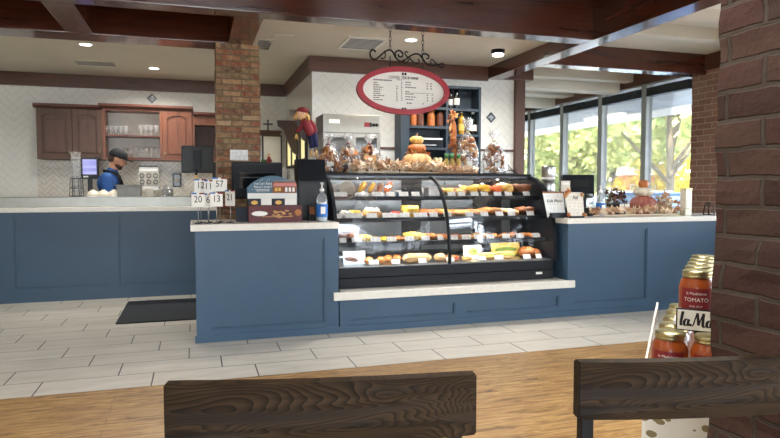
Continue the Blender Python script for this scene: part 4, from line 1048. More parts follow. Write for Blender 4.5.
# ------------------------------------------------------------------ left counter top
LZ = 0.976
def number_card(txt, px, py, label, y, w=0.095, h=0.118, rz=0.0, wide=1.0):
    p = pt(px, py, y=y); g = thing('table_number_stand', label, 'number stand', (p.x, y, LZ), rz, 'table number stands on the left counter'); zc = p.z-LZ
    MB().lathe([(0.032, 0), (0.032, 0.006), (0.008, 0.012), (0, 0.012)], seg=18).build('base', 'steel_dark', g)
    MB().tube([(0, 0.004, 0.01), (0, 0.004, zc-h*0.3)], 0.0035, 6).build('stem', 'steel', g)
    MB().rbox(-w/2, w/2, -0.0015, 0.0015, zc-h/2, zc+h/2, 0.001).build('number_card', 'paper', g)
    mb = MB(); mb.m('label_blue').box(-w/2, -w*0.1, -0.0025, -0.0016, zc+h/2-0.012, zc+h/2); mb.m('red_label').box(w*0.1, w/2, -0.0025, -0.0016, zc+h/2-0.012, zc+h/2); mb.build('coloured_corners', None, g)
    text('lettering', txt, 0.078, 'ink', g, (0, -0.0022, zc+0.004), sx=0.85*wide)
number_card('12', 200.5, 186, 'table number stand reading 12, at the left of the back row', 5.52, 0.10)
number_card('11', 208.5, 187, 'table number stand reading 11, between the 12 and the 57', 5.49, 0.068)
number_card('57', 219.5, 184.5, 'table number stand reading 57, at the right of the back row', 5.52, 0.125)
number_card('20', 198, 200, 'table number stand reading 20, lower at the front left', 5.36, 0.105)
number_card('6', 208, 200.5, 'table number stand reading 6, lower between the 20 and the 13', 5.40, 0.075)
number_card('13', 216.5, 199.5, 'table number stand reading 13, lower right of the 6', 5.36, 0.10)
number_card('21', 230, 198, 'turned table number stand reading 21, apart on the right of the others', 5.40, 0.10, 0.135, R(-42))
# register back view
def pos(label, c, w, h, d, rz, tilt, zb):
    g = thing('register_monitor', label, 'register', (c[0], c[1], zb), rz)
    MB().rbox(-w*0.3, w*0.3, -0.09, 0.09, 0, 0.025, 0.008).build('base', 'black', g)
    MB().rbox(-0.05, 0.05, 0.0, 0.035, 0.02, 0.25, 0.01).build('stand', 'black', g)
    T_ = Matrix.Translation((0, 0, 0.195)) @ Matrix.Rotation(R(tilt), 4, 'X')
    mb = MB(); mb.rbox(-w/2, w/2, -d/2, d/2, 0, h, 0.018, T_); mb.build('screen_housing', 'case_black', g)
    mb = MB(); mb.rbox(-w*0.36, w*0.36, -d/2-0.006, -d/2, h*0.3, h*0.72, 0.003, T_); mb.build('rear_cover', 'black_gloss', g)
    mb = MB(); mb.box(-w*0.3, w*0.1, -d/2-0.009, -d/2-0.0065, h*0.58, h*0.61, T_); mb.build('vent_slot', 'steel_dark', g)
    return g
p = pt(257, 190, y=5.88); pos('black register monitor seen from behind, by the brick column and the number stands', (p.x, 5.88), 0.46, 0.34, 0.05, 0, 8, LZ)
def ledz(px, y): return pt(px, 200, y=y).x
x0, x1 = ledz(236, 5.6), ledz(247.5, 5.6)
tag(rbox(x0, x1, 5.55, 5.65, LZ+0.001, LZ+0.125, 0.006).build('small_box', 'navy'), 'small dark navy box on the counter left of the arched card display', 'box')
# gift card display with arched header
xL, xR = ledz(248.5, 5.42), ledz(302, 5.42); W = xR-xL; xm = (xL+xR)/2; m5 = mpp((xm, 5.42, 1.0))
g = thing('gift_card_display', 'gift card display with arched blue header picturing a shop, over burgundy trays', 'display stand', (xm, 5.45, LZ))
MB().rbox(-W/2, W/2, -0.03, 0.20, 0, 0.145, 0.006).build('lower_tray', 'burgundy', g)
MB().rbox(-W/2, W/2-0.01, 0.03, 0.19, 0.146, 0.20, 0.004).build('card_tier', 'case_black', g)
mb = MB(); ar = [(-W/2, 0.201), (W/2-0.02, 0.201), (W/2-0.02, 0.30)]
for i in range(15):
    t = i/14; ar.append((W/2-0.02-(W-0.02)*t, 0.30+0.105*math.sin(PI*min(max(t, 0.0), 1.0))**0.8))
mb.prism(ar, 0.105, 0.112, 'y'); hd_ = mb.build('arched_header', 'header_blue', g)
MB().rbox(-W/2+0.004, W/2-0.024, 0.101, 0.1045, 0.202, 0.25, 0.001).build('header_base_strip', 'paper', g)
sx_ = W*0.22
mb = MB(); mb.m('crust_dark').box(sx_-0.11, sx_+0.10, 0.1, 0.1045, 0.252, 0.35); mb.m('steel_dark').box(sx_-0.10, sx_+0.09, 0.1, 0.1045, 0.351, 0.366)
mb.m('pink_awning').prism([(sx_-0.108, 0.31), (sx_+0.105, 0.31), (sx_+0.092, 0.34), (sx_-0.095, 0.34)], 0.096, 0.0995, 'y')
mb.m('window_yellow'); [mb.box(sx_-0.09+0.03*k, sx_-0.068+0.03*k, 0.096, 0.0995, 0.268, 0.298) for k in range(2)]; mb.m('white_plastic'); [mb.box(sx_+0.0+0.032*k, sx_+0.02+0.032*k, 0.096, 0.0995, 0.262, 0.30) for k in range(3)]
mb.build('shop_picture', None, g)
mb = MB(); rnd = random.Random(8)
for k in range(24):
    x_ = rnd.uniform(-W*0.42, W*0.42); z_ = rnd.uniform(0.26, 0.30+0.085*math.cos(x_/W*2.6)); mb.sph((x_, 0.1035, z_), (0.003, 0.001, 0.003), 6, 4)
mb.build('snow_dots', 'paper', g)
text('lettering', 'THE GIFT THEY', 0.023, 'paper', g, (-W*0.2, 0.1035, 0.33)); text('lettering', 'REALLY WANT', 0.023, 'paper', g, (-W*0.2, 0.1035, 0.303))
mb = MB()
for z_ in (0.281, 0.268): mb.box(-W*0.33, -W*0.08, 0.1, 0.104, z_, z_+0.004)
mb.build('small_print', 'paper', g)
for k, (a, b, mt) in enumerate(((-0.48, -0.28, 'navy'), (-0.26, -0.06, 'paper'), (-0.03, 0.17, 'navy'), (0.19, 0.42, 'paper'))):
    o = tag(rbox(a*W, b*W, 5.0, 5.003, 0, 0.056, 0.001).build('gift_card', mt), '%s gift card in the upper tier of the arched display, %s from the left' % ('navy' if mt == 'navy' else 'white', ORD[k]), 'card', 'gift cards in the arched display'); o.location = (xm, 0.475, LZ+0.147)
    if mt == 'navy': q_ = MB().sph((0, 0, 0), (0.03, 0.0015, 0.018), 12, 8).build('golden_emblem', 'custard', o); q_.location = ((a+b)/2*W, 4.999, 0.022)
mb = MB(); mb.sph((-W*0.3, -0.034, 0.075), (0.07, 0.003, 0.022), 16, 8); mb.build('white_emblem', 'paper', g)
mb = MB()
for k in range(16): mb.sph((0.0+rnd.uniform(-0.02, 0.15), -0.032, 0.07+rnd.uniform(-0.03, 0.03)), (0.018, 0.003, 0.007), 8, 5)
mb.box(-W*0.25, W*0.32, -0.034, -0.0305, 0.044, 0.05); mb.build('printed_scroll', 'bread', g)
mb = MB(); mb.sph((W*0.42, -0.033, 0.08), (0.03, 0.003, 0.03), 12, 8); mb.build('printed_emblem', 'crust', g)
# tall black box and terminal
x0, x1 = ledz(297, 5.72), ledz(325, 5.72)
g = thing('card_reader_cabinet', 'tall black cabinet with slanted top between the gift card display and the pastry case', 'cabinet', ((x0+x1)/2, 5.75, LZ)); w = (x1-x0)/2
mb = MB(); mb.prism([(-0.10, 0.0), (0.12, 0.0), (0.12, 0.56), (-0.02, 0.56), (-0.10, 0.36)], -w, w, 'x'); mb.build('body', 'case_black', g)
MB().rbox(-w+0.01, w-0.01, -0.105, -0.1005, 0.02, 0.34, 0.002).build('front_plate', 'black', g)
p = pt(313, 215, y=5.5); g = thing('card_terminal', 'small black card terminal on the counter beside the hand sanitizer bottle', 'terminal', (p.x-0.005, 5.52, LZ))
MB().prism([(-0.03, 0), (0.05, 0), (0.05, 0.14), (0.02, 0.14)], -0.03, 0.03, 'x').build('body', 'black', g)
MB().box(-0.022, 0.022, 0.0, 0.004, 0.03, 0.1, Matrix.Rotation(R(-22), 4, 'X') @ Matrix.Translation((0, -0.034, 0.02))).build('keypad', 'crust_dark', g)
def sanitizer(label, loc, s_=1.0):
    g = thing('sanitizer_bottle', label, 'bottle', loc)
    MB().lathe([(0.040*s_, 0), (0.044*s_, 0.012*s_), (0.044*s_, 0.17*s_), (0.034*s_, 0.205*s_), (0.014*s_, 0.222*s_), (0.014*s_, 0.235*s_)], seg=26).build('clear_bottle', 'clear_plastic', g)
    MB().lathe([(0.037*s_, 0.004), (0.0405*s_, 0.015*s_), (0.0405*s_, 0.15*s_), (0, 0.15*s_)], seg=24).build('gel', 'gel', g)
    MB().lathe([(0.0448*s_, 0.035*s_), (0.0448*s_, 0.135*s_)], seg=26, cap=False).build('blue_label', 'label_blue', g)
    MB().lathe([(0.018*s_, 0.236*s_), (0.018*s_, 0.255*s_), (0.007*s_, 0.258*s_), (0.007*s_, 0.29*s_), (0.013*s_, 0.292*s_), (0.013*s_, 0.305*s_), (0, 0.307*s_)], seg=16).tube([(0, 0, 0.300*s_), (0.0, -0.045*s_, 0.300*s_), (0, -0.05*s_, 0.29*s_)], 0.005*s_, 8).build('pump', 'white_plastic', g)
    MB().box(-0.018*s_, 0.018*s_, -0.047*s_, -0.0452*s_, 0.06*s_, 0.115*s_).build('label_print', 'paper', g)
p = pt(322, 222, y=5.42); sanitizer('pump bottle of hand sanitizer with blue label on the left counter beside the pastry case', (p.x, 5.42, LZ), 1.13)
# ------------------------------------------------------------------ right counter top
RZ = 0.973
def menu(label, pxc, w, h, y, top, rz=0):
    p = pt(pxc, 214, y=y); g = thing('menu_card', label, 'menu', (p.x, y, RZ), rz)
    T_ = Matrix.Rotation(R(-14), 4, 'X')
    MB().prism([(-w*0.44, 0.004), (w*0.44, 0.004), (w*0.52, h), (-w*0.52, h)], -0.0025, 0.0025, 'y', T_).build('sheet', 'printed' if not top else 'printed_warm', g)
    MB().rbox(-w*0.4, w*0.4, -0.02, 0.05, 0, 0.018, 0.004).build('base', 'case_black', g)
    return g, T_
g, T_ = menu('white menu card with a brown top edge beside the right end of the pastry case', 556.5, 0.245, 0.26, 5.42, False, R(6))
MB().rbox(-0.128, 0.128, -0.006, 0.006, 0.252, 0.268, 0.002, T_).build('top_clip', 'crust_dark', g)
text('lettering', 'Kids Menu', 0.044, 'ink', g, T_ @ Vector((0, -0.004, 0.17)), (R(90-14), 0, 0), shear=0.3)
MB().rbox(-0.09, 0.1, -0.045, -0.006, 0.003, 0.05, 0.005).build('card_tray', 'case_black', g)
g, T_ = menu('white menu card decorated with autumn leaves, in front of the dark register', 576.5, 0.20, 0.26, 5.345, True, R(-3))
text('lettering', 'Fall', 0.045, 'ink', g, T_ @ Vector((0.01, -0.004, 0.205)), (R(90-14), 0, 0), shear=0.3)
mb = MB(); rnd = random.Random(2)
for c_ in ((-0.10, 0.22), (-0.075, 0.25), (-0.06, 0.275), (0.085, 0.23), (-0.085, 0.03), (0.09, 0.03)):
    for k in range(4): q = T_ @ Vector((c_[0]+rnd.uniform(-.012, .012), -0.008, c_[1]+rnd.uniform(-.012, .012))); leaf_shape(mb, q, 0.05, Euler((R(76)+rnd.uniform(-.3, .3), rnd.uniform(-1, 1), 0)).to_matrix())
mb.build('leaf_decoration', 'red_leaves', g)
p = pt(577, 200, y=5.72); g = thing('register_monitor', 'dark register monitor leaning back on the right counter in front of the windows', 'register', (p.x, 5.66, RZ), R(-4))
MB().rbox(-0.11, 0.15, -0.08, 0.12, 0, 0.09, 0.01).build('base', 'black', g); MB().rbox(-0.04, 0.06, -0.02, 0.05, 0.09, 0.24, 0.01).build('stand', 'black', g)
T_ = Matrix.Translation((0, 0, 0.20)) @ Matrix.Rotation(R(-24), 4, 'X')
MB().prism([(-0.22, 0.0), (0.15, 0.0), (0.205, 0.25), (-0.165, 0.25)], -0.025, 0.025, 'y', T_).build('screen_housing', 'case_black', g)
MB().prism([(-0.12, 0.10), (0.1, 0.10), (0.13, 0.19), (-0.09, 0.19)], -0.032, -0.0255, 'y', T_).build('rear_cover', 'black', g)
p = pt(566, 188, y=5.50); g = thing('card_holder', 'small pinkish card on a stand above the menu cards', 'card', (p.x, 5.52, RZ))
MB().rbox(-0.045, 0.06, -0.004, 0.004, 0.26, 0.37, 0.003).build('card', 'pink_grey' if 'pink_grey' in M else 'cream', g); MB().rbox(-0.03, 0.045, -0.006, -0.0045, 0.33, 0.355, 0.002).build('white_clip', 'paper', g)
MB().tube([(0, 0, 0.006), (0, 0, 0.262)], 0.005, 6).lathe([(0.035, 0), (0.035, 0.006), (0, 0.01)], seg=16).build('stand', 'steel_dark', g)
p = pt(546, 205, y=5.8); g = thing('cup_dispenser', 'two stacked silver cylinders between the pastry case and the right register', 'cup dispenser', (p.x+0.01, 5.78, RZ))
for z0, nm in ((0.0, 'lower'), (0.19, 'middle'), (0.365, 'upper')):
    MB().lathe([(0.066, z0), (0.070, z0+0.004), (0.070, z0+0.15), (0.064, z0+0.165), (0.0, z0+0.166)], seg=26).build('cylinder', 'steel', g)
    MB().lathe([(0.071, z0+0.02), (0.073, z0+0.025), (0.073, z0+0.04), (0.071, z0+0.045)], seg=26, cap=False).build('band', 'white_plastic', g)
MB().lathe([(0.05, 0.166), (0.05, 0.19)], seg=16).lathe([(0.05, 0.355-0.0), (0.05, 0.366)], seg=16).build('spacer', 'steel_dark', g)
p = pt(600.5, 205, y=5.5); sanitizer('hand sanitizer pump bottle with blue label, in front of the windows', (p.x+0.0, 5.50, RZ), 1.05)
p = pt(592, 205, y=5.58); g = thing('glass_jar', 'clear lidded jar left of the hand sanitizer on the right counter', 'jar', (p.x, 5.62, RZ))
MB().lathe([(0.045, 0), (0.048, 0.01), (0.048, 0.17), (0.03, 0.2), (0.03, 0.21)], seg=22).build('jar_body', 'clear_plastic', g); MB().lathe([(0.033, 0.211), (0.033, 0.235), (0, 0.24)], seg=20).build('lid', 'steel', g)
p = pt(619, 205, y=5.6); g = thing('leaf_basket', 'dark basket stuffed with brown crumpled leaves and two hanging tags', 'basket', (p.x+0.02, 5.66, RZ))
MB().lathe([(0.085, 0), (0.11, 0.12), (0.115, 0.12), (0.115, 0.13), (0.0, 0.128)], seg=26, fn=lambda a, z: 1+0.03*math.cos(13*a)).build('basket_body', 'navy', g)
mb = MB(); rnd = random.Random(21)
for k in range(60): leaf_shape(mb, (rnd.uniform(-0.11, 0.11), rnd.uniform(-0.07, 0.07), 0.14+rnd.uniform(0, 0.15)*(1-0.3*abs(rnd.uniform(-1, 1)))), 0.06*rnd.uniform(.7, 1.2), Euler((rnd.uniform(0, PI), rnd.uniform(0, PI), rnd.uniform(0, PI))).to_matrix())
leaf_mat('brown_leaves', [(84, 58, 50), (110, 78, 66), (66, 46, 42), (128, 98, 86)]); mb.build('leaves', 'brown_leaves', g)
for dx, a in ((-0.045, 4), (0.045, -12)): MB().rbox(-0.028, 0.028, -0.002, 0.002, 0, 0.10, 0.001).build('paper_tag', 'printed_warm', g, (dx, -0.125, 0.03), (R(6), R(a), 0))
xx = lambda px: pt(px, 200, y=5.5).x
garland('leaf_garland', 'garland of dried cream leaves lying along the right counter below the basket and pumpkins', xx(592), xx(681), 5.40, 5.54, RZ, lambda x: 0.03, 120, 0.08, 'dry_leaves', 6)
p = pt(648, 210, y=5.62); mr = mpp(p); X = p.x
pumpkin('rose pink ribbed pumpkin at the base of the stack on the right counter', (X, 5.70, RZ), 13.8*mr, 19*mr, 'pumpkin_pink', stem=False)
pumpkin('flat white pumpkin between the pink one and the small orange one', (X, 5.70, RZ+18.6*mr), 10*mr, 9*mr, 'pumpkin_white', stem=False)
pumpkin('small orange pumpkin on top of the stack on the right counter', (X, 5.70, RZ+27.2*mr), 5.2*mr, 8*mr, 'pumpkin_orange')
cluster('leaf_bunch', 'bunch of tan and rust leaves right of the pink pumpkin on the right counter', 'leaves', (xx(669)+0.04, 5.62, RZ+0.13), 0.12, 46, 0.085, 'dry_leaves', 33, (0.9, 0.5, 0.85), 'stuff')
cluster('leaf_bunch', 'thin sprig of red leaves reaching towards the white vase on the right counter', 'leaves', (xx(677)+0.03, 5.50, RZ+0.15), 0.06, 12, 0.05, 'red_leaves', 35, (1.1, 0.5, 0.5), 'stuff')
p = pt(687, 214, y=5.40); g = thing('vase', 'tall narrow white vase with faint speckles near the brick column on the right counter', 'vase', (p.x, 5.42, RZ))
MB().rbox(-0.042, 0.042, -0.042, 0.042, 0, 0.28, 0.008).build('vase_body', plain('vase_white', (228, 226, 208), 0.3, var=0.14, scale=30) and 'vase_white', g)
MB().rbox(-0.045, 0.045, -0.045, 0.045, 0.281, 0.292, 0.004).build('rim', 'gold', g)
p = pt(706, 210, y=5.5); g = thing('wire_holder', 'small black curved wire holder beside the brick column on the right counter', 'holder', (p.x-0.01, 5.45, RZ)); mb = MB()
for dx in (-0.035, 0.035): mb.tube([(dx, -0.04, 0.004), (dx*0.9, -0.03, 0.09), (dx*0.7, 0.0, 0.135), (dx*0.9, 0.03, 0.09), (dx, 0.04, 0.004)], 0.006, 6)
mb.tube([(-0.035, -0.04, 0.005), (0.035, -0.04, 0.005)], 0.006, 6); mb.tube([(-0.025, 0, 0.135), (0.025, 0, 0.135)], 0.006, 6); mb.build('wires', 'iron', g)
MB().rbox(-0.04, 0.04, -0.045, 0.045, 0, 0.006, 0.002).build('base', 'iron', g)
# ------------------------------------------------------------------ tile wall: shelf unit, oven, rail, accents
Yw = 7.0
X0, X1 = pt(401, 120, y=Yw).x, pt(481, 120, y=Yw).x; Zt = pt(440, 85, y=Yw).z
Xd = pt(447.5, 120, y=Yw).x; Xa = pt(409.5, 120, y=Yw).x
g = thing('wall_shelf_unit', 'tall dark blue shelving unit with bottles on the white tile wall behind the hanging sign', 'shelving', ((X0+X1)/2, 7.1, 0)); OX = Vector((-(X0+X1)/2, -7.1, 0))
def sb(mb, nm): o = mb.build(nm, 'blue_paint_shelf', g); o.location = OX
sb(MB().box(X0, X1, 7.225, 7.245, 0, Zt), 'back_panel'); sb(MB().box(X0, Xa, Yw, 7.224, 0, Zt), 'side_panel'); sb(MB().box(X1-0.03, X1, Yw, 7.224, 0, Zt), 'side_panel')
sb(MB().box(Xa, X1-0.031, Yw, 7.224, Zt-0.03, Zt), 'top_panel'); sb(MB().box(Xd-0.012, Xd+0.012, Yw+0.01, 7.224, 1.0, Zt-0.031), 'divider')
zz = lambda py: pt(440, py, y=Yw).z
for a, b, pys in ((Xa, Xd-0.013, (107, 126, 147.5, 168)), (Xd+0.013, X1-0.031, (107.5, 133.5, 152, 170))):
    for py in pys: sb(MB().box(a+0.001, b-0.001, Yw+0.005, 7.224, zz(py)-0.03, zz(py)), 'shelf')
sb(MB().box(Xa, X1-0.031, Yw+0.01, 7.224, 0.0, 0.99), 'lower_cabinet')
wine = ([(0.036, 0), (0.038, 0.006), (0.038, 0.19), (0.030, 0.22), (0.014, 0.245), (0.013, 0.30)], [(0.0155, 0.27), (0.0155, 0.315), (0, 0.317)])
plain('wine_dark', (18, 22, 18), 0.12, var=0.1, coat=0.5); plain('wine_gold', (176, 132, 40), 0.15, var=0.1, coat=0.5); plain('amber', (190, 110, 56), 0.3, var=0.3, scale=30, coat=0.4); plain('brown_glass', (110, 62, 44), 0.25, var=0.2, coat=0.4)
YB = 7.10
for px, mt, lab, z_, s_, lb in ((450, 'wine_dark', 'dark wine bottle with white label at the left of the upper right shelf', 107.5, .88, 'paper'), (456.5, 'wine_dark', 'dark wine bottle with white label and pale cap, second on the upper right shelf', 107.5, 1.0, 'paper'),
        (461.5, 'wine_gold', 'golden bottle with yellow label and white cap on the middle right shelf', 133.5, 1.0, 'window_yellow'), (473, 'wine_dark', 'dark stout bottle with white label at the right of the middle right shelf', 133.5, .95, 'paper')):
    p = pt(px, 110, y=YB); b_ = bottle('wine_bottle', lab, 'bottle', (p.x, YB, zz(z_)+0.001), wine, (mt, 'paper'), 'bottles on the blue wall shelves', (0.05, 0.13, lb)); b_.scale = ((1.35 if px == 473 else 1.0)*s_, (1.35 if px == 473 else 1)*s_, s_)
for i, (px, mt) in enumerate(((413.5, 'amber'), (420, 'brown_glass'), (431, 'amber'), (440, 'brown_glass'))):
    p = pt(px, 120, y=YB); jj = jar((p.x, YB, zz(126)+0.001), '%s canister, %s from left on the blue shelf just under the oval sign' % ('amber' if mt == 'amber' else 'dark brown', ORD[i]), 0.2, 0.047 if px != 413.5 else 0.036, mt, 'case_black' if mt != 'amber' else 'crust', 'canisters on the blue shelf', mt)
p = pt(426, 146, y=YB); g = thing('shelf_machine', 'flat black and white appliance on the lower left blue shelf', 'appliance', (p.x, YB, zz(147.5)+0.001))
MB().rbox(-0.19, 0.19, -0.08, 0.08, 0, 0.09, 0.008).build('body', 'case_black', g); MB().rbox(-0.185, 0.18, -0.09, 0.085, 0.0905, 0.112, 0.006).build('lid', 'white_plastic', g); MB().rbox(-0.18, 0.1, -0.086, -0.081, 0.02, 0.035, 0.002).build('trim_strip', 'steel', g)
def accent(px, py, y, s_, label, x=None):
    p = pt(px, py, y=y) if x is None else pt(px, py, x=x)
    T_ = Matrix.Rotation(R(45), 4, 'Y'); g = thing('accent_tile', label, 'tile', p, 0 if x is None else R(90))
    MB().rbox(-s_, s_, -0.004, 0.0, -s_, s_, 0.002, T_).build('plate', 'steel_dark', g)
    mb = MB()
    for a in range(4): mb.sph((s_*0.45*math.cos(PI/2*a+PI/4), -0.006, s_*0.45*math.sin(PI/2*a+PI/4)), (s_*0.33, 0.004, s_*0.33), 10, 6, T_)
    mb.sph((0, -0.006, 0), (s_*0.25, 0.005, s_*0.25), 10, 6, T_); mb.build('raised_pattern', 'steel', g)
accent(491, 117.5, 7.245, 0.05, 'diamond shaped dark metal accent tile on the white tile wall right of the blue shelves')
accent(395, 98, 7.245, 0.04, 'small dark accent tile half hidden by the left edge of the red sign frame')
# oven / refrigerated cabinet
Yo = 6.78
a_, b_ = pt(323, 120, y=Yo), pt(380, 120, y=Yo); zt_ = pt(350, 114.5, y=Yo).z; zm_ = pt(350, 133, y=Yo).z; zc_ = pt(350, 137, y=Yo).z
g = thing('glass_door_cooler', 'stainless steel cooler with lit glass doors behind the cellophane cookie packs', 'cooler', ((a_.x+b_.x)/2, 7.0, 0)); w = (b_.x-a_.x)/2
MB().rbox(-w, w, Yo-7.0, 0.2, zm_+0.001, zt_, 0.008).build('top_housing', 'steel_mid', g)
MB().box(-w, w, 0.17, 0.2, 0.1, zm_).box(-w, -w+0.03, Yo-7.0+0.02, 0.169, 0.1, zm_).box(w-0.03, w, Yo-7.0+0.02, 0.169, 0.1, zm_).box(-w+0.031, w-0.031, Yo-7.0+0.02, 0.169, 0.1, 0.9).build('body', 'steel', g)
for sgn in (-1, 1): MB().lathe([(0.02, 0), (0.02, 0.1)], seg=12).build('foot', 'steel_dark', g, (sgn*(w-0.06), 0, 0))
mb = MB()
for q0, q1 in ((-w+0.0, 0.0), (0.002, w)):
    mb.box(q0, q1, Yo-7.0-0.01, Yo-7.0+0.018, zm_-0.05, zm_-0.003); mb.box(q0, q0+0.04, Yo-7.0-0.01, Yo-7.0+0.018, 0.9, zm_-0.051); mb.box(q1-0.04, q1, Yo-7.0-0.01, Yo-7.0+0.018, 0.9, zm_-0.051)
mb.build('door_frame', 'steel_mid', g)
MB().box(-w+0.04, w-0.04, Yo-7.0+0.0, Yo-7.0+0.006, 0.91, zm_-0.051).build('door_pane', 'case_glass', g)
MB().box(-w+0.05, w-0.05, 0.1, 0.168, 0.95, zm_-0.03).build('interior', 'white_paint', g)
for z_ in (1.25, 1.55): MB().box(-w+0.035, w-0.035, -0.18, 0.09, z_, z_+0.012).build('wire_shelf', 'steel_dark', g)
mb = MB(); mb.m('red_label').box(w*0.44, w*0.62, Yo-7.0-0.006, Yo-7.0-0.001, (zt_+zm_)/2-0.03, (zt_+zm_)/2+0.02); mb.m('black').box(w*0.62, w*0.70, Yo-7.0-0.006, Yo-7.0-0.001, (zt_+zm_)/2-0.03, (zt_+zm_)/2+0.02).sph((w*0.77, Yo-7.0-0.004, (zt_+zm_)/2-0.005), 0.02, 10, 8).sph((w*0.88, Yo-7.0-0.004, (zt_+zm_)/2-0.005), 0.02, 10, 8); mb.build('control_panel', None, g)
MB().rbox(-w*0.8, -w*0.42, Yo-7.0-0.005, Yo-7.0-0.001, (zt_+zm_)/2+0.0, (zt_+zm_)/2+0.045, 0.002).build('nameplate', 'white_plastic', g)
# steel duct behind at the left
# ------------------------------------------------------------------ side passage: corbels, cross, ornaments
plain('corbel', (66, 42, 34), 0.4, var=0.1)
def corbel(label, y, px0, px1, pyt, pyb):
    xa = pt(px0, pyt, y=y).x; zt = pt(px1, pyt, y=y).z; zb = pt(px1, pyb, y=y).z; xb = 1.285
    P_ = [(xb, zt), (xa, zt), (xa+0.01, zt-0.07)]
    for i in range(13):
        t = i/12; s_ = (1-math.cos(PI*t))/2; P_.append((xa+0.02+(xb-0.04-xa)*t, zt-0.08-(zt-zb-0.1)*s_))
    P_.append((xb, zb))
    o = MB().prism(P_, y-0.03, y+0.03, 'y').build('wooden_corbel', 'corbel'); return tag(o, label, 'corbel')
corbel('dark brown curved wooden corbel on the passage wall, the one farther left', 8.05, 277, 297, 121, 156)
corbel('dark brown curved wooden corbel on the passage wall behind the scarecrow doll', 7.45, 290, 308, 110.5, 142)
p = pt(271, 131, y=9.38); g = thing('wall_ledge', 'small white ledge over the opening at the end of the passage', 'shelf', (1.08, 9.3, p.z))
MB().rbox(-0.17, 0.17, -0.04, 0.098, -0.03, 0, 0.006).build('ledge_board', 'trim_wood', g); MB().rbox(-0.15, 0.15, -0.01, 0.098, -0.07, -0.031, 0.006).build('ledge_bracket', 'trim_wood', g)
p2 = pt(268, 131, y=9.3); g = thing('metal_cross', 'small grey metal cross standing on the ledge at the end of the passage', 'cross', (p2.x, 9.3, p.z))
mb = MB(); mb.rbox(-0.012, 0.012, -0.008, 0.008, 0.0, 0.14, 0.004); mb.rbox(-0.055, 0.055, -0.008, 0.008, 0.08, 0.104, 0.004); [mb.sph((a*0.058, 0, 0.092), 0.015, 8, 6) for a in (-1, 1)]; mb.sph((0, 0, 0.145), 0.016, 8, 6); mb.build('cross_body', 'steel_dark', g)
MB().lathe([(0.03, 0), (0.02, 0.01), (0, 0.012)], seg=14).build('cross_foot', 'steel_dark', g)
xa, xb = pt(262, 150, y=9.39).x, 1.26; 
g = thing('wall_mirror', 'pale framed panel on the back wall below the ledge and cross', 'panel', ((xa+xb)/2, 9.37, 1.55)); w = (xb-xa)/2
MB().rbox(-w, w, -0.005, 0.028, 0, 0.5, 0.004).build('frame', 'frame_dark', g); MB().rbox(-w+0.02, w-0.02, -0.01, -0.006, 0.02, 0.48, 0.002).build('pale_board', 'white_plastic', g)
p = pt(269, 162, y=9.2); g = thing('red_figurine', 'tiny red dressed ornament standing below the ledge at the end of the passage', 'ornament', (p.x, 9.2, 1.0))
MB().rbox(-0.2, 0.2, -0.15, 0.15, 0, 0.56, 0.01).build('plinth', 'white_paint', g); MB().lathe([(0.04, 0.56), (0.035, 0.66), (0.02, 0.72), (0, 0.722)], seg=14).tube([(-0.045, 0, 0.66), (0, 0, 0.70), (0.045, 0, 0.66)], 0.01, 6).build('dress', 'red_label', g); MB().sph((0, 0, 0.745), 0.024, 12, 8).build('head', 'doll_face', g)
o = MB().rbox(-0.05, 0.05, -0.004, 0.004, 0, 0.12, 0.002).build('green_card', 'leaf_green' if 'leaf_green' in M else 'green_cap'); o.location = (pt(263, 160, y=9.28).x+0.02, 9.26, 1.561); tag(o, 'small green card beside the red ornament, next to the brick column', 'card')
tag(box(0.75, 1.32, 9.0, 9.395, 0.0, 0.999).build('base_cabinet', 'white_paint'), 'white base cabinet at the end of the passage right of the brick column', 'cabinet')
o = MB().rbox(-0.085, 0.085, -0.003, 0.0, -0.05, 0.05, 0.001).build('notice', 'printed'); q = pt(239, 155, y=6.17); o.location = (q.x, 6.172, q.z); tag(o, 'small white notice on the brick column above the register', 'notice')
# ------------------------------------------------------------------ back wall cabinets
Yc = 9.05
xc = lambda px: pt(px, 130, y=Yc).x
zc = lambda py, px=130: pt(px, py, y=Yc).z
zB, zS, zT = zc(160), zc(135), zc(109)
plain('cab_back', (238, 235, 226), 0.6, var=0.05)
a, b, c_, d_ = xc(102.5), xc(162), xc(192.5), xc(216)
g = thing('wall_cabinet', 'open cherry wood wall cabinet with two shelves of drinking glasses', 'cabinet', ((a+b)/2, 9.2, zB)); O = Vector((-(a+b)/2, -9.2, -zB))
def cbp(mb, nm, mt): o = mb.build(nm, mt, g); o.location = O; return o
cbp(MB().box(a, b, 9.37, 9.395, zB, zT), 'back_panel', 'cab_back'); cbp(MB().box(a, a+0.03, Yc, 9.369, zB+0.036, zT-0.026), 'side_panel', 'cab_wood'); cbp(MB().box(b-0.03, b, Yc, 9.369, zB+0.036, zT-0.026), 'side_panel', 'cab_wood')
cbp(MB().box(a, b, Yc, 9.369, zB, zB+0.035), 'shelf', 'crown_wood'); cbp(MB().box(a+0.031, b-0.031, Yc+0.01, 9.369, zS-0.02, zS), 'shelf', 'crown_wood'); cbp(MB().box(a, b, Yc, 9.369, zT-0.025, zT), 'top_panel', 'cab_wood')
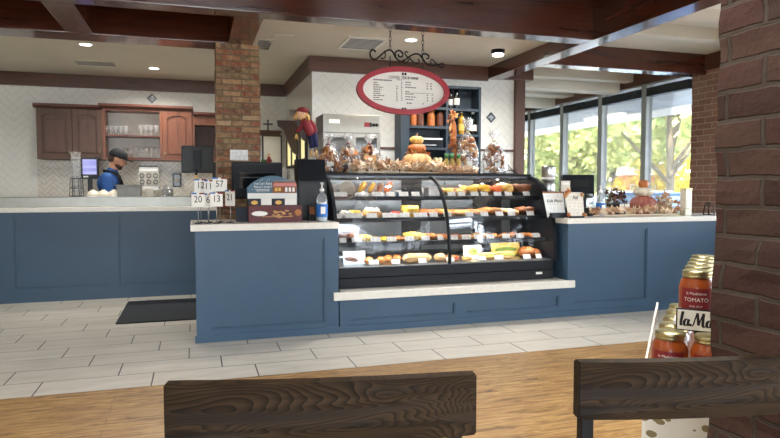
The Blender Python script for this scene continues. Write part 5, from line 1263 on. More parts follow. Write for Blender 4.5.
def door_panel(x0, x1, z0, z1, mt, knob, label):
    g = thing('wall_cabinet', label, 'cabinet', ((x0+x1)/2, 9.2, z0)); w = (x1-x0)/2; h = z1-z0
    MB().box(-w, w, Yc+0.022-9.2, 0.195, 0, h).build('body', mt, g)
    mb = MB(); s_ = 0.065; y0, y1 = Yc-9.2, Yc-9.2+0.02
    mb.rbox(-w+0.004, -w+s_, y0, y1, 0.004, h-0.004, 0.004); mb.rbox(w-s_, w-0.004, y0, y1, 0.004, h-0.004, 0.004); mb.rbox(-w+s_, w-s_, y0, y1, 0.004, s_, 0.004)
    arch_ = [(-w+s_, h-0.004), (-w+s_, h-0.11)]+[(-w+s_+(2*w-2*s_)*i/10, h-0.11+0.045*math.sin(PI*i/10)) for i in range(1, 10)]+[(w-s_, h-0.11), (w-s_, h-0.004)]
    mb.prism(arch_, y0, y1, 'y'); mb.rbox(-w+s_+0.025, w-s_-0.025, y0+0.006, y1, s_+0.025, h-0.15, 0.006); dd = mb.build('door', mt, g)
    if knob is not None: MB().sph((knob*(w-0.035), y0-0.015, 0.09), (0.014, 0.016, 0.014), 10, 8).build('knob', 'cheese' if False else 'gold', dd)
door_panel(b+0.001, c_, zB, zT, 'cab_wood', -1, 'cherry wood wall cabinet with closed raised panel door right of the glasses')
door_panel(xc(72), a-0.001, zB, zc(110.5), 'cab_wood_dull', 1, 'dull brown closed wall cabinet left of the open glass cabinet, above the screen')
door_panel(xc(36), xc(72)-0.001, zB, zc(110.5), 'cab_wood_dull', 1, 'dull brown closed wall cabinet at the far left')
g = thing('wall_cabinet', 'open brown wall cabinet partly hidden by the brick column', 'cabinet', ((c_+d_)/2, 9.2, zB)); O = Vector((-(c_+d_)/2, -9.2, -zB)); zq = zc(114)
d_ += 0.12
cbp(MB().box(c_+0.002, d_, 9.3, 9.395, zB, zq), 'back_panel', 'cab_wood_dull'); cbp(MB().box(c_+0.002, c_+0.03, Yc, 9.299, zB, zq), 'side_panel', 'cab_wood'); cbp(MB().box(d_-0.03, d_, Yc, 9.299, zB, zq), 'side_panel', 'cab_wood')
cbp(MB().box(c_+0.031, d_-0.031, Yc, 9.299, zc(123), zq), 'header_board', 'cab_wood'); cbp(MB().box(c_+0.031, d_-0.031, Yc, 9.299, zB, zB+0.04), 'shelf', 'cab_wood')
for x0, x1, z0, z1, lab in ((xc(99), xc(193.5), zT, zc(104.5), 'long dark crown moulding above the glass cabinet and the cherry door'), (xc(34), xc(99)-0.002, zc(110.5), zc(106.5), 'shorter dark crown moulding above the dull cabinets at left'), (xc(193.5)+0.002, xc(213)+0.1, zq, zc(110), 'short dark crown moulding next to the brick column')):
    mb = MB(); mb.prism([(Yc-0.02, z0+0.001), (9.395, z0+0.001), (9.395, z1), (Yc-0.05, z1), (Yc-0.05, z1-0.03)], x0, x1, 'x'); tag(mb.build('crown_moulding', 'crown_wood'), lab, 'moulding')
q = pt(153, 100, y=9.395); accent(152, 98.5, 9.395, 0.05, 'small dark diamond accent tile on the white wall above the cabinets')
# glasses
gl_w = None
def glass_row(pxs, z, kind, shelf, y=9.2):
    global gl_w
    for i, px in enumerate(pxs):
        p = pt(px, 130, y=y); lab = '%s drinking glass, %s from the left on the %s shelf of the open cabinet' % ('stemmed' if kind else 'straight', ORD[i], shelf)
        key = 'g%d' % kind
        if key not in POOL:
            g = thing('wine_glass' if kind else 'tumbler', lab, 'glass', (p.x, y, z), 0, 'drinking glasses in the open cabinet')
            if kind: MB().lathe([(0.032, 0), (0.030, 0.003), (0.004, 0.008), (0.004, 0.06), (0.028, 0.085), (0.034, 0.12), (0.028, 0.155)], seg=18, cap=False).build('glass_body', 'clear_glass', g)
            else: MB().lathe([(0.0, 0.001), (0.028, 0.001), (0.034, 0.13), (0.031, 0.13), (0.026, 0.008), (0, 0.008)], seg=18, cap=False).build('glass_body', 'clear_glass', g)
            POOL[key] = g
        else: dup(POOL[key], (p.x, y, z), 0, lab)
glass_row((106, 111, 116, 121, 126), zS+0.001, 0, 'upper'); glass_row((141, 146, 151, 156.5), zS+0.001, 1, 'upper')
glass_row((125, 130), zB+0.036, 0, 'lower'); glass_row((136, 141, 146, 151, 156), zB+0.036, 1, 'lower')
# backsplash, back worktop
struct('wall_backsplash', box(xc(30), 0.74, 9.385, 9.399, 1.0, zB-0.002), 'backsplash')
c = thing('rear_worktop', 'pale worktop along the back wall under the cabinets', 'counter', (-1.5, 9.1, 0)); o = MB().box(-4.19, 0.74, 8.82, 9.383, 0, 0.93).build('body', 'blue_paint', c); o.location = (1.5, -9.1, 0); o = rbox(-4.19, 0.745, 8.78, 9.384, 0.931, 0.97, 0.005).build('worktop', 'quartz', c); o.location = (1.5, -9.1, 0)
KZ = 0.971
# order screen
p0, p1 = pt(80, 157, y=8.95), pt(99, 179, y=8.95)
g = thing('order_screen', 'black bordered screen glowing pale violet behind the employee', 'screen', ((p0.x+p1.x)/2, 8.97, KZ), R(8)); w = (p1.x-p0.x)/2
MB().rbox(-w, w, -0.02, 0.02, p1.z-KZ, p0.z-KZ, 0.01).build('housing', 'black', g)
t = NT('violet_screen'); t.color((0.05, 0.05, 0.1, 1)); x_, y_, z_ = t.sep(t.coords()); n_ = t.noise(t.mapping(t.coords(), (0.6, 1, 6)), 2, 1)
t.link(t.ramp(n_, [(0.35, srgb(96, 92, 190)), (0.65, srgb(190, 186, 246))]), t.b.inputs['Emission Color']); t.set(Emission_Strength=0.55, Roughness=0.2); M['violet_screen'] = t.m
MB().box(-w+0.025, w-0.03, -0.023, -0.0205, p1.z-KZ+0.06, p0.z-KZ-0.03).build('display', 'violet_screen', g)
MB().rbox(-w+0.03, -w+0.09, -0.024, -0.0205, p1.z-KZ+0.02, p1.z-KZ+0.04, 0.002).build('sticker', 'white_plastic', g)
MB().rbox(-0.03, 0.03, 0.0, 0.03, 0, p1.z-KZ+0.05, 0.005).rbox(-0.12, 0.12, -0.08, 0.08, 0, 0.02, 0.005).build('stand', 'black', g)
# poster frame with round icons
p0, p1 = pt(139, 166.5, y=8.9), pt(158.5, 190, y=8.9)
g = thing('icon_board', 'white and grey board with two rows of round icons standing at the back wall', 'board', ((p0.x+p1.x)/2, 8.92, KZ)); w = (p1.x-p0.x)/2; za, zb = p1.z-KZ, p0.z-KZ
MB().rbox(-w, w, -0.012, 0.012, za, zb, 0.006).build('board', 'white_plastic', g); MB().rbox(-w+0.006, w-0.006, -0.016, -0.0125, za+0.055, zb-0.06, 0.002).build('grey_field', 'vent_grey', g)
MB().rbox(-w, w, -0.02, 0.02, zb, zb+0.012, 0.003).build('top_edge', 'case_black', g)
mb = MB()
for r_ in range(2):
    for k in range(3):
        cx_, cz_ = (-0.085+0.085*k), (zb-0.12-0.085*r_)
        mb.tube([(cx_+0.027*math.cos(2*PI*i/14), -0.0165, cz_+0.027*math.sin(2*PI*i/14)) for i in range(14)], 0.005, 5, True)
mb.build('round_icons', 'ink', g); MB().rbox(-0.05, 0.05, -0.02, 0.04, 0, za+0.02, 0.004).build('stand', 'vent_grey', g)
p0, p1 = pt(172.5, 173.5, y=9.3), pt(181, 187, y=9.3); g = thing('soap_dispenser', 'small black dispenser on the diamond tile backsplash right of the icon board', 'dispenser', ((p0.x+p1.x)/2, 9.35, p1.z)); w = (p1.x-p0.x)/2
MB().rbox(-w, w, -0.06, 0.034, 0, p0.z-p1.z, 0.014).build('body', 'black_gloss', g); MB().rbox(-w*0.5, w*0.5, -0.064, -0.0605, (p0.z-p1.z)*0.35, (p0.z-p1.z)*0.65, 0.003).build('grey_window', 'vent_grey', g)
# things standing on the steel riser
SZ = 1.166
p = pt(129, 192, y=7.99); g = thing('steel_bin', 'open grey steel bin on the back bar just right of the employee', 'bin', (p.x, 8.0, SZ))
MB().prism([(-0.12, 0), (0.13, 0), (0.14, 0.13), (-0.13, 0.13)], -0.09, 0.09, 'y').build('body', 'bin_grey', g); MB().rbox(-0.145, 0.155, -0.1, 0.1, 0.131, 0.14, 0.003).build('rim', 'bin_grey', g)
plain('dome_white', (222, 214, 196), 0.5, var=0.1)
for i, px in enumerate((93, 103.5, 114)):
    p = pt(px, 196, y=7.98); g = thing('white_bowl', '%s of the three upturned cream bowls on the back bar in front of the employee' % ('leftmost', 'middle', 'rightmost')[i], 'bowl', (p.x, 7.98, SZ), 0, 'upturned bowls on the back bar')
    MB().lathe([(0.066, 0), (0.070, 0.004), (0.066, 0.03), (0.05, 0.058), (0.025, 0.072), (0.02, 0.08), (0.022, 0.084), (0, 0.084)], seg=26).build('bowl_body', 'dome_white', g)
    MB().lathe([(0.0725, 0), (0.075, 0.003), (0.0725, 0.008), (0.0705, 0.005)], seg=26, cap=False).build('rim', 'white_plastic', g)
p = pt(76.5, 196, y=7.95); g = thing('cup_rack', 'tall stack of translucent cups in a black wire rack at the far left', 'cup rack', (p.x, 7.97, SZ)); mb = MB()
for k in range(9): mb.lathe([(0.046, 0.002+0.055*k), (0.054, 0.075+0.055*k), (0.056, 0.078+0.055*k), (0.054, 0.08+0.055*k)], seg=22, cap=False)
mb.build('stacked_cups', 'cup_plastic' if 'cup_plastic' in M else 'clear_plastic', g)
mb = MB()
for z_, r_ in ((0.008, 0.075), (0.10, 0.07), (0.21, 0.064)): mb.tube([(r_*math.cos(2*PI*i/18), r_*math.sin(2*PI*i/18), z_) for i in range(18)], 0.005, 6, True)
for k in range(6): mb.tube([(0.075*math.cos(k*PI/3), 0.075*math.sin(k*PI/3), 0.008), (0.064*math.cos(k*PI/3), 0.064*math.sin(k*PI/3), 0.21)], 0.004, 5)
mb.build('wire_frame', 'iron', g)
# hanging register at the back counter
p0, p1 = pt(181, 145.5, y=8.0), pt(214, 173, y=8.0)
g = thing('register_monitor', 'black register monitor on a pole above the back bar, left of the brick column', 'register', ((p0.x+p1.x)/2, 8.0, SZ)); w = (p1.x-p0.x)/2
MB().rbox(-w, w*0.98, -0.03, 0.02, p1.z-SZ, p0.z-SZ, 0.015).build('screen_housing', 'black', g); MB().rbox(-w*0.25, w*0.25, -0.045, -0.031, p1.z-SZ+0.04, p0.z-SZ-0.06, 0.006).build('rear_mount', 'case_black', g)
MB().tube([(-0.02, -0.03, 0.01), (-0.02, -0.03, p1.z-SZ+0.05)], 0.016, 10).build('pole', 'case_black', g); MB().rbox(-0.1, 0.1, -0.1, 0.08, 0, 0.012, 0.004).build('foot', 'case_black', g)
MB().rbox(-0.035, -0.005, -0.05, -0.046, 0.20, 0.26, 0.002).build('yellow_tag', 'window_yellow', g)
p = pt(219, 165, y=8.1); g = thing('customer_display', 'small dark display hanging beside the back register, against the brick column', 'display', (p.x-0.02, 8.04, SZ))
MB().rbox(-0.06, 0.06, -0.02, 0.02, 0.15, 0.42, 0.01).build('housing', 'black', g); MB().tube([(0, 0, 0.01), (0, 0, 0.2)], 0.012, 8).lathe([(0.06, 0), (0.06, 0.01), (0, 0.012)], seg=18).build('stand', 'black', g)
p = pt(170, 194, y=8.2)
for i, px in enumerate((165, 170.5)):
    p = pt(px, 195, y=8.04); g = thing('utensil_caddy', '%s of two clear caddies on the back bar below the black dispenser' % ('left one', 'right one')[i], 'caddy', (p.x, 8.04, SZ)); MB().lathe([(0.03, 0), (0.036, 0.085), (0.033, 0.085), (0.028, 0.005), (0, 0.005)], seg=18, cap=False).build('cup', 'clear_plastic', g)
    mb = MB(); [mb.tube([(0.012*math.cos(k), 0.012*math.sin(k), 0.008), (0.024*math.cos(k), 0.024*math.sin(k), 0.12+0.01*(k % 3))], 0.0035, 5) for k in range(6)]; mb.build('utensils', 'steel', g)
# ------------------------------------------------------------------ employee
def remesh_obj(mb, name, mat, parent, vox, smooth=4):
    o = mb.build(name, mat, parent)
    md = o.modifiers.new('merge', 'REMESH'); md.mode = 'VOXEL'; md.voxel_size = vox; md.use_smooth_shade = True
    m2 = o.modifiers.new('soften', 'SMOOTH'); m2.factor = 0.5; m2.iterations = smooth
    return o
def limb(mb, pts, rad, n_=6):
    P_ = [Vector(q) for q in pts]; out = []; rr = []
    for i in range(len(P_)-1):
        for k in range(n_): t = k/n_; out.append(P_[i].lerp(P_[i+1], t)); rr.append(rad[i]+(rad[i+1]-rad[i])*t)
    out.append(P_[-1]); rr.append(rad[-1]); mb.tube(out, rr, 14); mb.sph(P_[0], rad[0], 12, 8); mb.sph(P_[-1], rad[-1], 12, 8)
g = thing('person', 'employee in black cap, blue shirt and dark apron looking down behind the back bar', 'person', (-0.985, 8.46, 0))
# body faces +x
hc = Vector((0.075, 0, 1.635))
hm = Matrix.Translation(hc) @ Matrix.Rotation(R(20), 4, 'Y')
b = MB()
b.sph((0, 0, 0), (0.098, 0.076, 0.112), 24, 16, hm); b.sph((0.035, 0, -0.055), (0.062, 0.056, 0.068), 18, 12, hm); b.sph((0.062, 0, -0.098), (0.027, 0.028, 0.022), 12, 8, hm)
b.sph((0.106, 0, -0.028), (0.020, 0.013, 0.016), 10, 8, hm); b.tube([hm @ Vector((0.088, 0, 0.012)), hm @ Vector((0.108, 0, -0.026))], [0.009, 0.013], 8)
b.sph((0.086, 0, -0.066), (0.016, 0.024, 0.009), 10, 6, hm)
for s_ in (-1, 1):
    b.sph((-0.008, s_*0.077, -0.018), (0.020, 0.010, 0.030), 10, 8, hm); b.sph((0.082, s_*0.032, 0.012), (0.012, 0.02, 0.008), 8, 6, hm)
limb(b, [(-0.005, 0, 1.43), (0.04, 0, 1.55)], [0.062, 0.056])
b.sph((-0.03, 0, 1.30), (0.115, 0.18, 0.15), 18, 12); b.sph((0.0, 0, 1.10), (0.11, 0.155, 0.2), 18, 12); b.sph((0, 0, 0.95), (0.115, 0.165, 0.12), 18, 12)
ARM = {}
for s_ in (-1, 1):
    sh = (-0.03, s_*0.185, 1.385); el = (-0.03+(0.02 if s_ < 0 else 0.06), s_*0.235, 1.12); wr = (0.20, s_*0.20, 1.02); ARM[s_] = (sh, el, wr)
    limb(b, [sh, el], [0.050, 0.040]); limb(b, [el, wr], [0.038, 0.026])
    pm = Vector(wr)+Vector((0.05, -s_*0.008, -0.015)); b.sph(pm, (0.048, 0.036, 0.016), 14, 8)
    for k in range(4):
        y_ = pm.y+(k-1.5)*0.018; L_ = (0.036, 0.042, 0.040, 0.030)[k]
        b.tube([(pm.x+0.035, y_, pm.z), (pm.x+0.04+L_*0.6, y_, pm.z-0.004), (pm.x+0.04+L_*1.2, y_, pm.z-0.022)], [0.0088, 0.008, 0.0068], 8)
    b.tube([(pm.x-0.01, pm.y-s_*0.03, pm.z), (pm.x+0.02, pm.y-s_*0.05, pm.z-0.006), (pm.x+0.045, pm.y-s_*0.052, pm.z-0.016)], [0.012, 0.010, 0.008], 8)
    limb(b, [(0, s_*0.09, 0.92), (0.02, s_*0.10, 0.5), (-0.01, s_*0.11, 0.10)], [0.092, 0.062, 0.042]); b.sph((0.05, s_*0.11, 0.035), (0.125, 0.045, 0.035), 14, 8)
remesh_obj(b, 'body', 'skin', g, 0.007, 3)
s = MB(); s.sph((-0.035, 0, 1.32), (0.135, 0.20, 0.145), 20, 14); s.sph((-0.005, 0, 1.14), (0.135, 0.178, 0.22), 20, 14); s.sph((0, 0, 0.97), (0.13, 0.182, 0.13), 18, 12); s.sph((-0.02, 0, 1.415), (0.085, 0.13, 0.06), 16, 10)
limb(s, [(-0.01, 0, 1.42), (0.012, 0, 1.475)], [0.074, 0.07])
for s_ in (-1, 1): sh, el, wr = ARM[s_]; limb(s, [sh, el], [0.074, 0.062]); limb(s, [el, tuple(Vector(el).lerp(Vector(wr), 0.75))], [0.058, 0.042])
remesh_obj(s, 'shirt', 'polo', g, 0.012, 5)
mb = MB(); mb.tube([Vector((-0.008+0.082*math.cos(2*PI*i/20), 0.08*math.sin(2*PI*i/20), 1.462+0.012*math.sin(2*PI*i/20+PI)+0.02*-math.cos(2*PI*i/20))) for i in range(20)], 0.014, 8, True); mb.build('collar', 'apron', g)
ap = MB(); ap.sph((0.055, 0, 1.16), (0.115, 0.15, 0.2), 20, 14); ap.sph((0.04, 0, 0.93), (0.125, 0.19, 0.2), 20, 14); ap.sph((0.045, 0, 0.72), (0.115, 0.17, 0.16), 18, 12); remesh_obj(ap, 'apron', 'apron', g, 0.012, 5)
mb = MB()
for s_ in (-1, 1): mb.tube([(0.125, s_*0.09, 1.30), (0.085, s_*0.10, 1.42), (0.02, s_*0.075, 1.465), (-0.04, s_*0.05, 1.475)], 0.013, 6)
mb.build('apron_straps', 'apron', g)
tr_ = MB()
for s_ in (-1, 1): limb(tr_, [(0, s_*0.085, 0.92), (0.02, s_*0.10, 0.5), (-0.01, s_*0.11, 0.07)], [0.112, 0.082, 0.066])
tr_.sph((0, 0, 0.93), (0.13, 0.185, 0.1), 16, 10); remesh_obj(tr_, 'trousers', 'trouser', g, 0.014, 3)
for s_ in (-1, 1): MB().sph((0.05, s_*0.11, 0.042), (0.14, 0.052, 0.042), 16, 10).build('shoe', 'black', g)
mb = MB(); mb.sph((-0.004, 0, 0.034), (0.114, 0.092, 0.094), 24, 14, hm, fn=lambda q: Vector((q.x, q.y, max(q.z, -0.22)))).build('cap', 'apron', g)
bm_ = MB(); br_ = []
for i in range(15):
    a = -1.25+2.5*i/14; br_.append((0.085+0.095*math.cos(a), 0.08*math.sin(a)))
bm_.prism(br_+[(0.06, 0.07), (0.06, -0.07)], 0.016, 0.027, 'z', hm); bm_.build('cap_brim', 'apron', g)
mb = MB(); mb.sph((-0.032, 0, -0.012), (0.076, 0.0775, 0.07), 18, 12, hm, fn=lambda q: Vector((q.x, q.y, q.z))); mb.build('hair', 'beard', g)
bd = MB(); bd.sph((0.026, 0, -0.082), (0.066, 0.061, 0.044), 18, 12, hm); bd.sph((0.064, 0, -0.106), (0.027, 0.031, 0.022), 12, 8, hm); bd.build('beard', 'beard', g)
mb = MB()
for s_ in (-1, 1): mb.sph((0.088, s_*0.032, 0.004), (0.009, 0.012, 0.007), 8, 6, hm)
mb.build('eyes', 'icing', g)
# ------------------------------------------------------------------ chairs in front
def chair(label, pa, pb, z1=0.99, rail=0.098):
    """pa, pb: the two upper ends of the back rail"""
    c_ = (Vector(pa)+Vector(pb))/2; d = Vector(pb)-Vector(pa); w = d.length/2; ang = math.atan2(d.y, d.x)
    # the chair faces away from the camera, towards the counter
    g = thing('dining_chair', label, 'chair', (c_.x, c_.y, 0), ang, 'dark wooden chairs at the bottom of the photo')
    mb = MB(); n_ = 16; th = 0.024
    fr, bk = [], []
    for i in range(n_+1):
        t = -1+2*i/n_; x = t*w; y = -0.022*(1-t*t)*0.6
        fr.append((x, y)); bk.append((x, y+th))
    T_ = Matrix.Identity(4)
    poly = fr+bk[::-1]
    t2 = bmesh.new(); lo = [t2.verts.new((x, y, z1-rail)) for x, y in poly]; hi = [t2.verts.new((x, y, z1)) for x, y in poly]
    k = len(poly); t2.faces.new(lo[::-1]); t2.faces.new(hi)
    for i in range(k): t2.faces.new((lo[i], lo[(i+1) % k], hi[(i+1) % k], hi[i]))
    bmesh.ops.bevel(t2, geom=[e for e in t2.edges if (abs(e.verts[0].co.z-e.verts[1].co.z) < 1e-6 or (abs(e.verts[0].co.x) > w-1e-4 and abs(e.verts[1].co.x) > w-1e-4))], offset=0.0025, segments=2, affect='EDGES')
    mb.add(t2); mb.build('backrest_rail', 'chair_wood', g)
    for z_, h_ in ((0.80, 0.045), (0.68, 0.045)):
        MB().rbox(-w+0.03, w-0.03, 0.010, 0.026, z_-h_, z_, 0.004).build('back_slat', 'chair_wood', g)
    for s_ in (-1, 1):
        MB().rbox(s_*(w-0.028)-0.011, s_*(w-0.028)+0.011, th+0.001, th+0.023, 0.0, z1-0.02, 0.003).build('leg', 'iron', g)
        MB().rbox(s_*(w-0.028)-0.011, s_*(w-0.028)+0.011, 0.40, 0.422, 0.0, 0.43, 0.003).build('leg', 'iron', g)
        MB().rbox(s_*(w-0.028)-0.009, s_*(w-0.028)+0.009, 0.048, 0.399, 0.18, 0.2, 0.003).build('stretcher', 'iron', g)
    MB().rbox(-w+0.0, w-0.0, 0.049, 0.45, 0.431, 0.462, 0.012).build('seat', 'chair_wood', g)
    MB().rbox(-w+0.04, w-0.04, th+0.002, th+0.02, 0.41, 0.43, 0.003).rbox(-w+0.04, w-0.04, 0.402, 0.42, 0.41, 0.43, 0.003).build('seat_frame', 'iron', g)
chair('dark grained wooden chair back at bottom centre, full width in view', pt(163, 385, z=0.984), pt(477, 374.5, z=0.984), 0.984)
ca = pt(579, 362.5, z=0.986); cbv = pt(716, 358.5, z=0.986); dd = (cbv-ca).normalized(); 
chair('dark grained wooden chair back at bottom right, in front of the soup jars', ca, ca+dd*0.44, 0.986)
# ------------------------------------------------------------------ soup jar display
ang = R(46.6); dv = Vector((math.sin(ang), math.cos(ang), 0)); rv = Vector((math.cos(ang), -math.sin(ang), 0))
q = pt(670, 374, y=1.5); O = Vector((q.x, q.y, 0)); q2 = pt(670, 333, y=1.5)
JR = 0.052; JH = 0.150
RZD = -(PI/2-math.atan2(dv.y, dv.x))                       # rotation of the stand's local frame
g = thing('jar_stand', 'stepped stand wrapped in white leaf-patterned cloth holding the tomato soup jars', 'stand', O, RZD)
# local: x = right (rv), y = back (dv)
z1_ = q2.z-JH+0.004; z2_ = z1_+0.174
plain('cloth', (226, 222, 210), 0.85, var=0.05)
t = NT('leaf_cloth'); v_ = t.coords(); vo = t.new('ShaderNodeTexVoronoi'); t.link(t.mapping(v_, (1, 1, 1.4)), vo.inputs['Vector']); vo.inputs['Scale'].default_value = 24
n_ = t.noise(v_, 30, 2); f = t.math('LESS_THAN', t.math('ADD', vo.outputs['Distance'], t.math('MULTIPLY', n_, 0.3)), 0.50)
t.color(t.mix(f, srgb(226, 222, 210), srgb(134, 118, 84))); t.set(Roughness=0.85); M['leaf_cloth'] = t.m
MB().rbox(-0.07, 0.20, -0.065, 0.66, 0.0, z1_-0.010, 0.01).build('cloth_covered_base', 'leaf_cloth', g)
MB().rbox(-0.075, 0.205, -0.07, 0.665, z1_-0.009, z1_, 0.003).build('tray', 'white_paint', g)
MB().rbox(0.0, 0.195, 0.055, 0.655, z2_-0.012, z2_, 0.002).build('upper_shelf', 'white_paint', g)
MB().prism([(-0.068, z1_+0.001), (-0.045, z1_+0.001), (0.33, z2_-0.012), (0.33, z2_+0.004)], -0.075, -0.068, 'x').build('side_board', 'white_paint', g)
for yy in (0.056, 0.652): MB().box(0.112, 0.118, yy-0.001, yy+0.003, z1_+0.001, z2_-0.0125).build('shelf_post', 'white_paint', g)
def soup(loc, label, full=True):
    if 'soup_jar' not in POOL:
        g = thing('soup_jar', label, 'jar', loc, RZD, 'tomato soup jars in the stepped display')
        r, h = JR, JH
        MB().lathe([(r*0.90, 0), (r, 0.01), (r, h*0.66), (r*0.90, h*0.78), (r*0.76, h*0.86), (r*0.76, h*0.90), (0, h*0.90)], seg=32).build('soup_fill', 'soup', g)
        MB().lathe([(r*0.80, h*0.865), (r*0.83, h*0.875), (r*0.83, h*0.905), (r*0.80, h*0.915), (r*0.83, h*0.925), (r*0.83, h*0.985), (r*0.78, h), (0, h)], seg=32, cap=False).build('lid', 'gold', g)
        sg_ = 20; mb = MB(); Rr = r+0.0008; vs = []
        for i in range(sg_+1):
            a = -PI/2-0.85+1.7*i/sg_; vs.append([mb.b.verts.new((Rr*math.cos(a), Rr*math.sin(a), z)) for z in (h*0.16, h*0.66)])
        for i in range(sg_): mb._f([vs[i][0], vs[i+1][0], vs[i+1][1], vs[i][1]], True)
        lb = mb.build('red_label', 'red_label', g); lb['label'] = 'red paper label lettered TOMATO'
        cv = lambda co: Vector(((Rr+0.0009)*math.sin(co.x/Rr), -(Rr+0.0009)*math.cos(co.x/Rr), 0))
        def curve(z0):
            def f_(co):
                n = Vector(((Rr+0.0007)*math.sin(co.x/Rr), z0+co.y, (Rr+0.0007)*math.cos(co.x/Rr))); return n
            return f_
        text('lettering', 'TOMATO', 0.0165, 'paper', lb, (0, 0, 0), (R(90), 0, 0), curve=curve(h*0.43), depth=0)
        text('lettering', 'la Madeleine', 0.0115, 'paper', lb, (0, 0, 0), (R(90), 0, 0), curve=curve(h*0.56), depth=0)
        text('lettering', 'BASIL SOUP', 0.007, 'paper', lb, (0, 0, 0), (R(90), 0, 0), curve=curve(h*0.30), depth=0)
        POOL['soup_jar'] = g; return g
    return dup(POOL['soup_jar'], loc, None, label)
def at(a, b, z): v = O+rv*a+dv*b; return (v.x, v.y, z)
for k in range(5): soup(at(0.062, 0.118+0.118*k, z2_+0.001), 'tomato soup jar on the upper tier, %s' % ['frontmost with its TOMATO label in full view', 'second from the front', 'third from the front', 'fourth from the front', 'rearmost'][k])
for k in range(5): soup(at(-0.002, 0.0+0.118*k, z1_+0.001), 'tomato soup jar on the lower tier, left column, %s' % ['frontmost', 'second from the front', 'third from the front', 'fourth from the front', 'rearmost'][k])
soup(at(0.105, 0.0, z1_+0.001), 'tomato soup jar on the lower tier, at the right beside the brick column')
# sign board in front of the upper jar
q = pt(673, 333, y=1.44); SO = O+rv*0.0+dv*(-0.055)
sw, sh_ = 0.30, 0.068
zsg = z1_+JH-0.002
s0 = pt(673, 320, y=1.45); a0 = (Vector((s0.x, s0.y, 0))-O).dot(rv)
g = thing('brand_sign', 'small white framed sign lettered la Madeleine in front of the upper soup jar', 'sign', at(a0+sw/2, 0.048, zsg), RZD)
MB().rbox(-sw/2, sw/2, -0.004, 0.004, 0, sh_, 0.002).build('frame', 'black', g); MB().rbox(-sw/2+0.004, sw/2-0.004, -0.0065, -0.0045, 0.004, sh_-0.004, 0.0008).build('board', 'paper', g)
MB().rbox(-sw/2+0.05, sw/2-0.05, -0.012, 0.006, -0.006, -0.0005, 0.002).build('clip', 'black', g)
GL = {'l': ([[(0.45, 2.1), (0.25, 1.2), (0.12, 0.4), (0.2, 0.05), (0.42, 0.15)]], .55),
 'a': ([[(0.85, 0.85), (0.55, 1.0), (0.2, 0.75), (0.1, 0.3), (0.3, 0.02), (0.6, 0.2), (0.85, 0.7)], [(0.9, 1.0), (0.75, 0.4), (0.8, 0.05), (1.0, 0.15)]], 1.1),
 'M': ([[(-0.35, 0.35), (-0.2, 0.05), (0.15, 0.2), (0.5, 1.2), (0.8, 2.0)], [(0.8, 2.0), (0.95, 1.0), (1.05, 0.2)], [(1.05, 0.2), (1.4, 1.1), (1.85, 2.0)], [(1.85, 2.0), (1.75, 1.0), (1.75, 0.2), (1.95, 0.0), (2.15, 0.15)]], 2.25),
 'd': ([[(0.85, 0.85), (0.55, 1.0), (0.2, 0.75), (0.1, 0.3), (0.3, 0.02), (0.6, 0.2), (0.85, 0.7)], [(1.25, 2.05), (0.95, 1.0), (0.78, 0.4), (0.85, 0.05), (1.05, 0.15)]], 1.15),
 'e': ([[(0.15, 0.5), (0.55, 0.6), (0.7, 0.85), (0.5, 1.0), (0.2, 0.75), (0.12, 0.3), (0.35, 0.0), (0.75, 0.2)]], .8),
 'i': ([[(0.3, 1.0), (0.15, 0.4), (0.2, 0.05), (0.4, 0.15)], [(0.38, 1.45), (0.42, 1.55)]], .5),
 'n': ([[(0.2, 1.0), (0.05, 0.0)], [(0.08, 0.3), (0.4, 0.9), (0.62, 0.95), (0.6, 0.5), (0.6, 0.05), (0.8, 0.15)]], .9)}
def script_word(word, ux, uz, x0, zb, y):
    """pen lettering: flat strokes that are thick going down and thin going up"""
    mb = MB(); x = x0
    for ch in word:
        if ch == ' ': x += 0.35*ux; continue
        strokes, adv = GL[ch]
        for st in strokes:
            P_ = [Vector((x+a*ux, 0, zb+c*uz)) for a, c in st]; out = []
            for i in range(len(P_)-1):
                p0, p1, p2, p3 = P_[max(i-1, 0)], P_[i], P_[i+1], P_[min(i+2, len(P_)-1)]
                for k in range(5):
                    t = k/5; out.append(0.5*((2*p1)+(-p0+p2)*t+(2*p0-5*p1+4*p2-p3)*t*t+(-p0+3*p1-3*p2+p3)*t**3))
            out.append(P_[-1]); L_, R_ = [], []
            for i, q in enumerate(out):
                d = (out[min(i+1, len(out)-1)]-out[max(i-1, 0)]).normalized(); nrm = Vector((-d.z, 0, d.x))
                wd = uz*(0.05+0.14*abs(d.z)*(1 if d.z < 0 else 0.35))
                L_.append(mb.b.verts.new((q.x+nrm.x*wd, y, q.z+nrm.z*wd))); R_.append(mb.b.verts.new((q.x-nrm.x*wd, y, q.z-nrm.z*wd)))
            for i in range(len(out)-1): mb._f([L_[i], L_[i+1], R_[i+1], R_[i]])
        x += adv*ux
    return mb
script_word('la Madeleine', 0.0165, 0.0205, -sw/2+0.012, 0.016, -0.0072).build('lettering', 'ink', g)
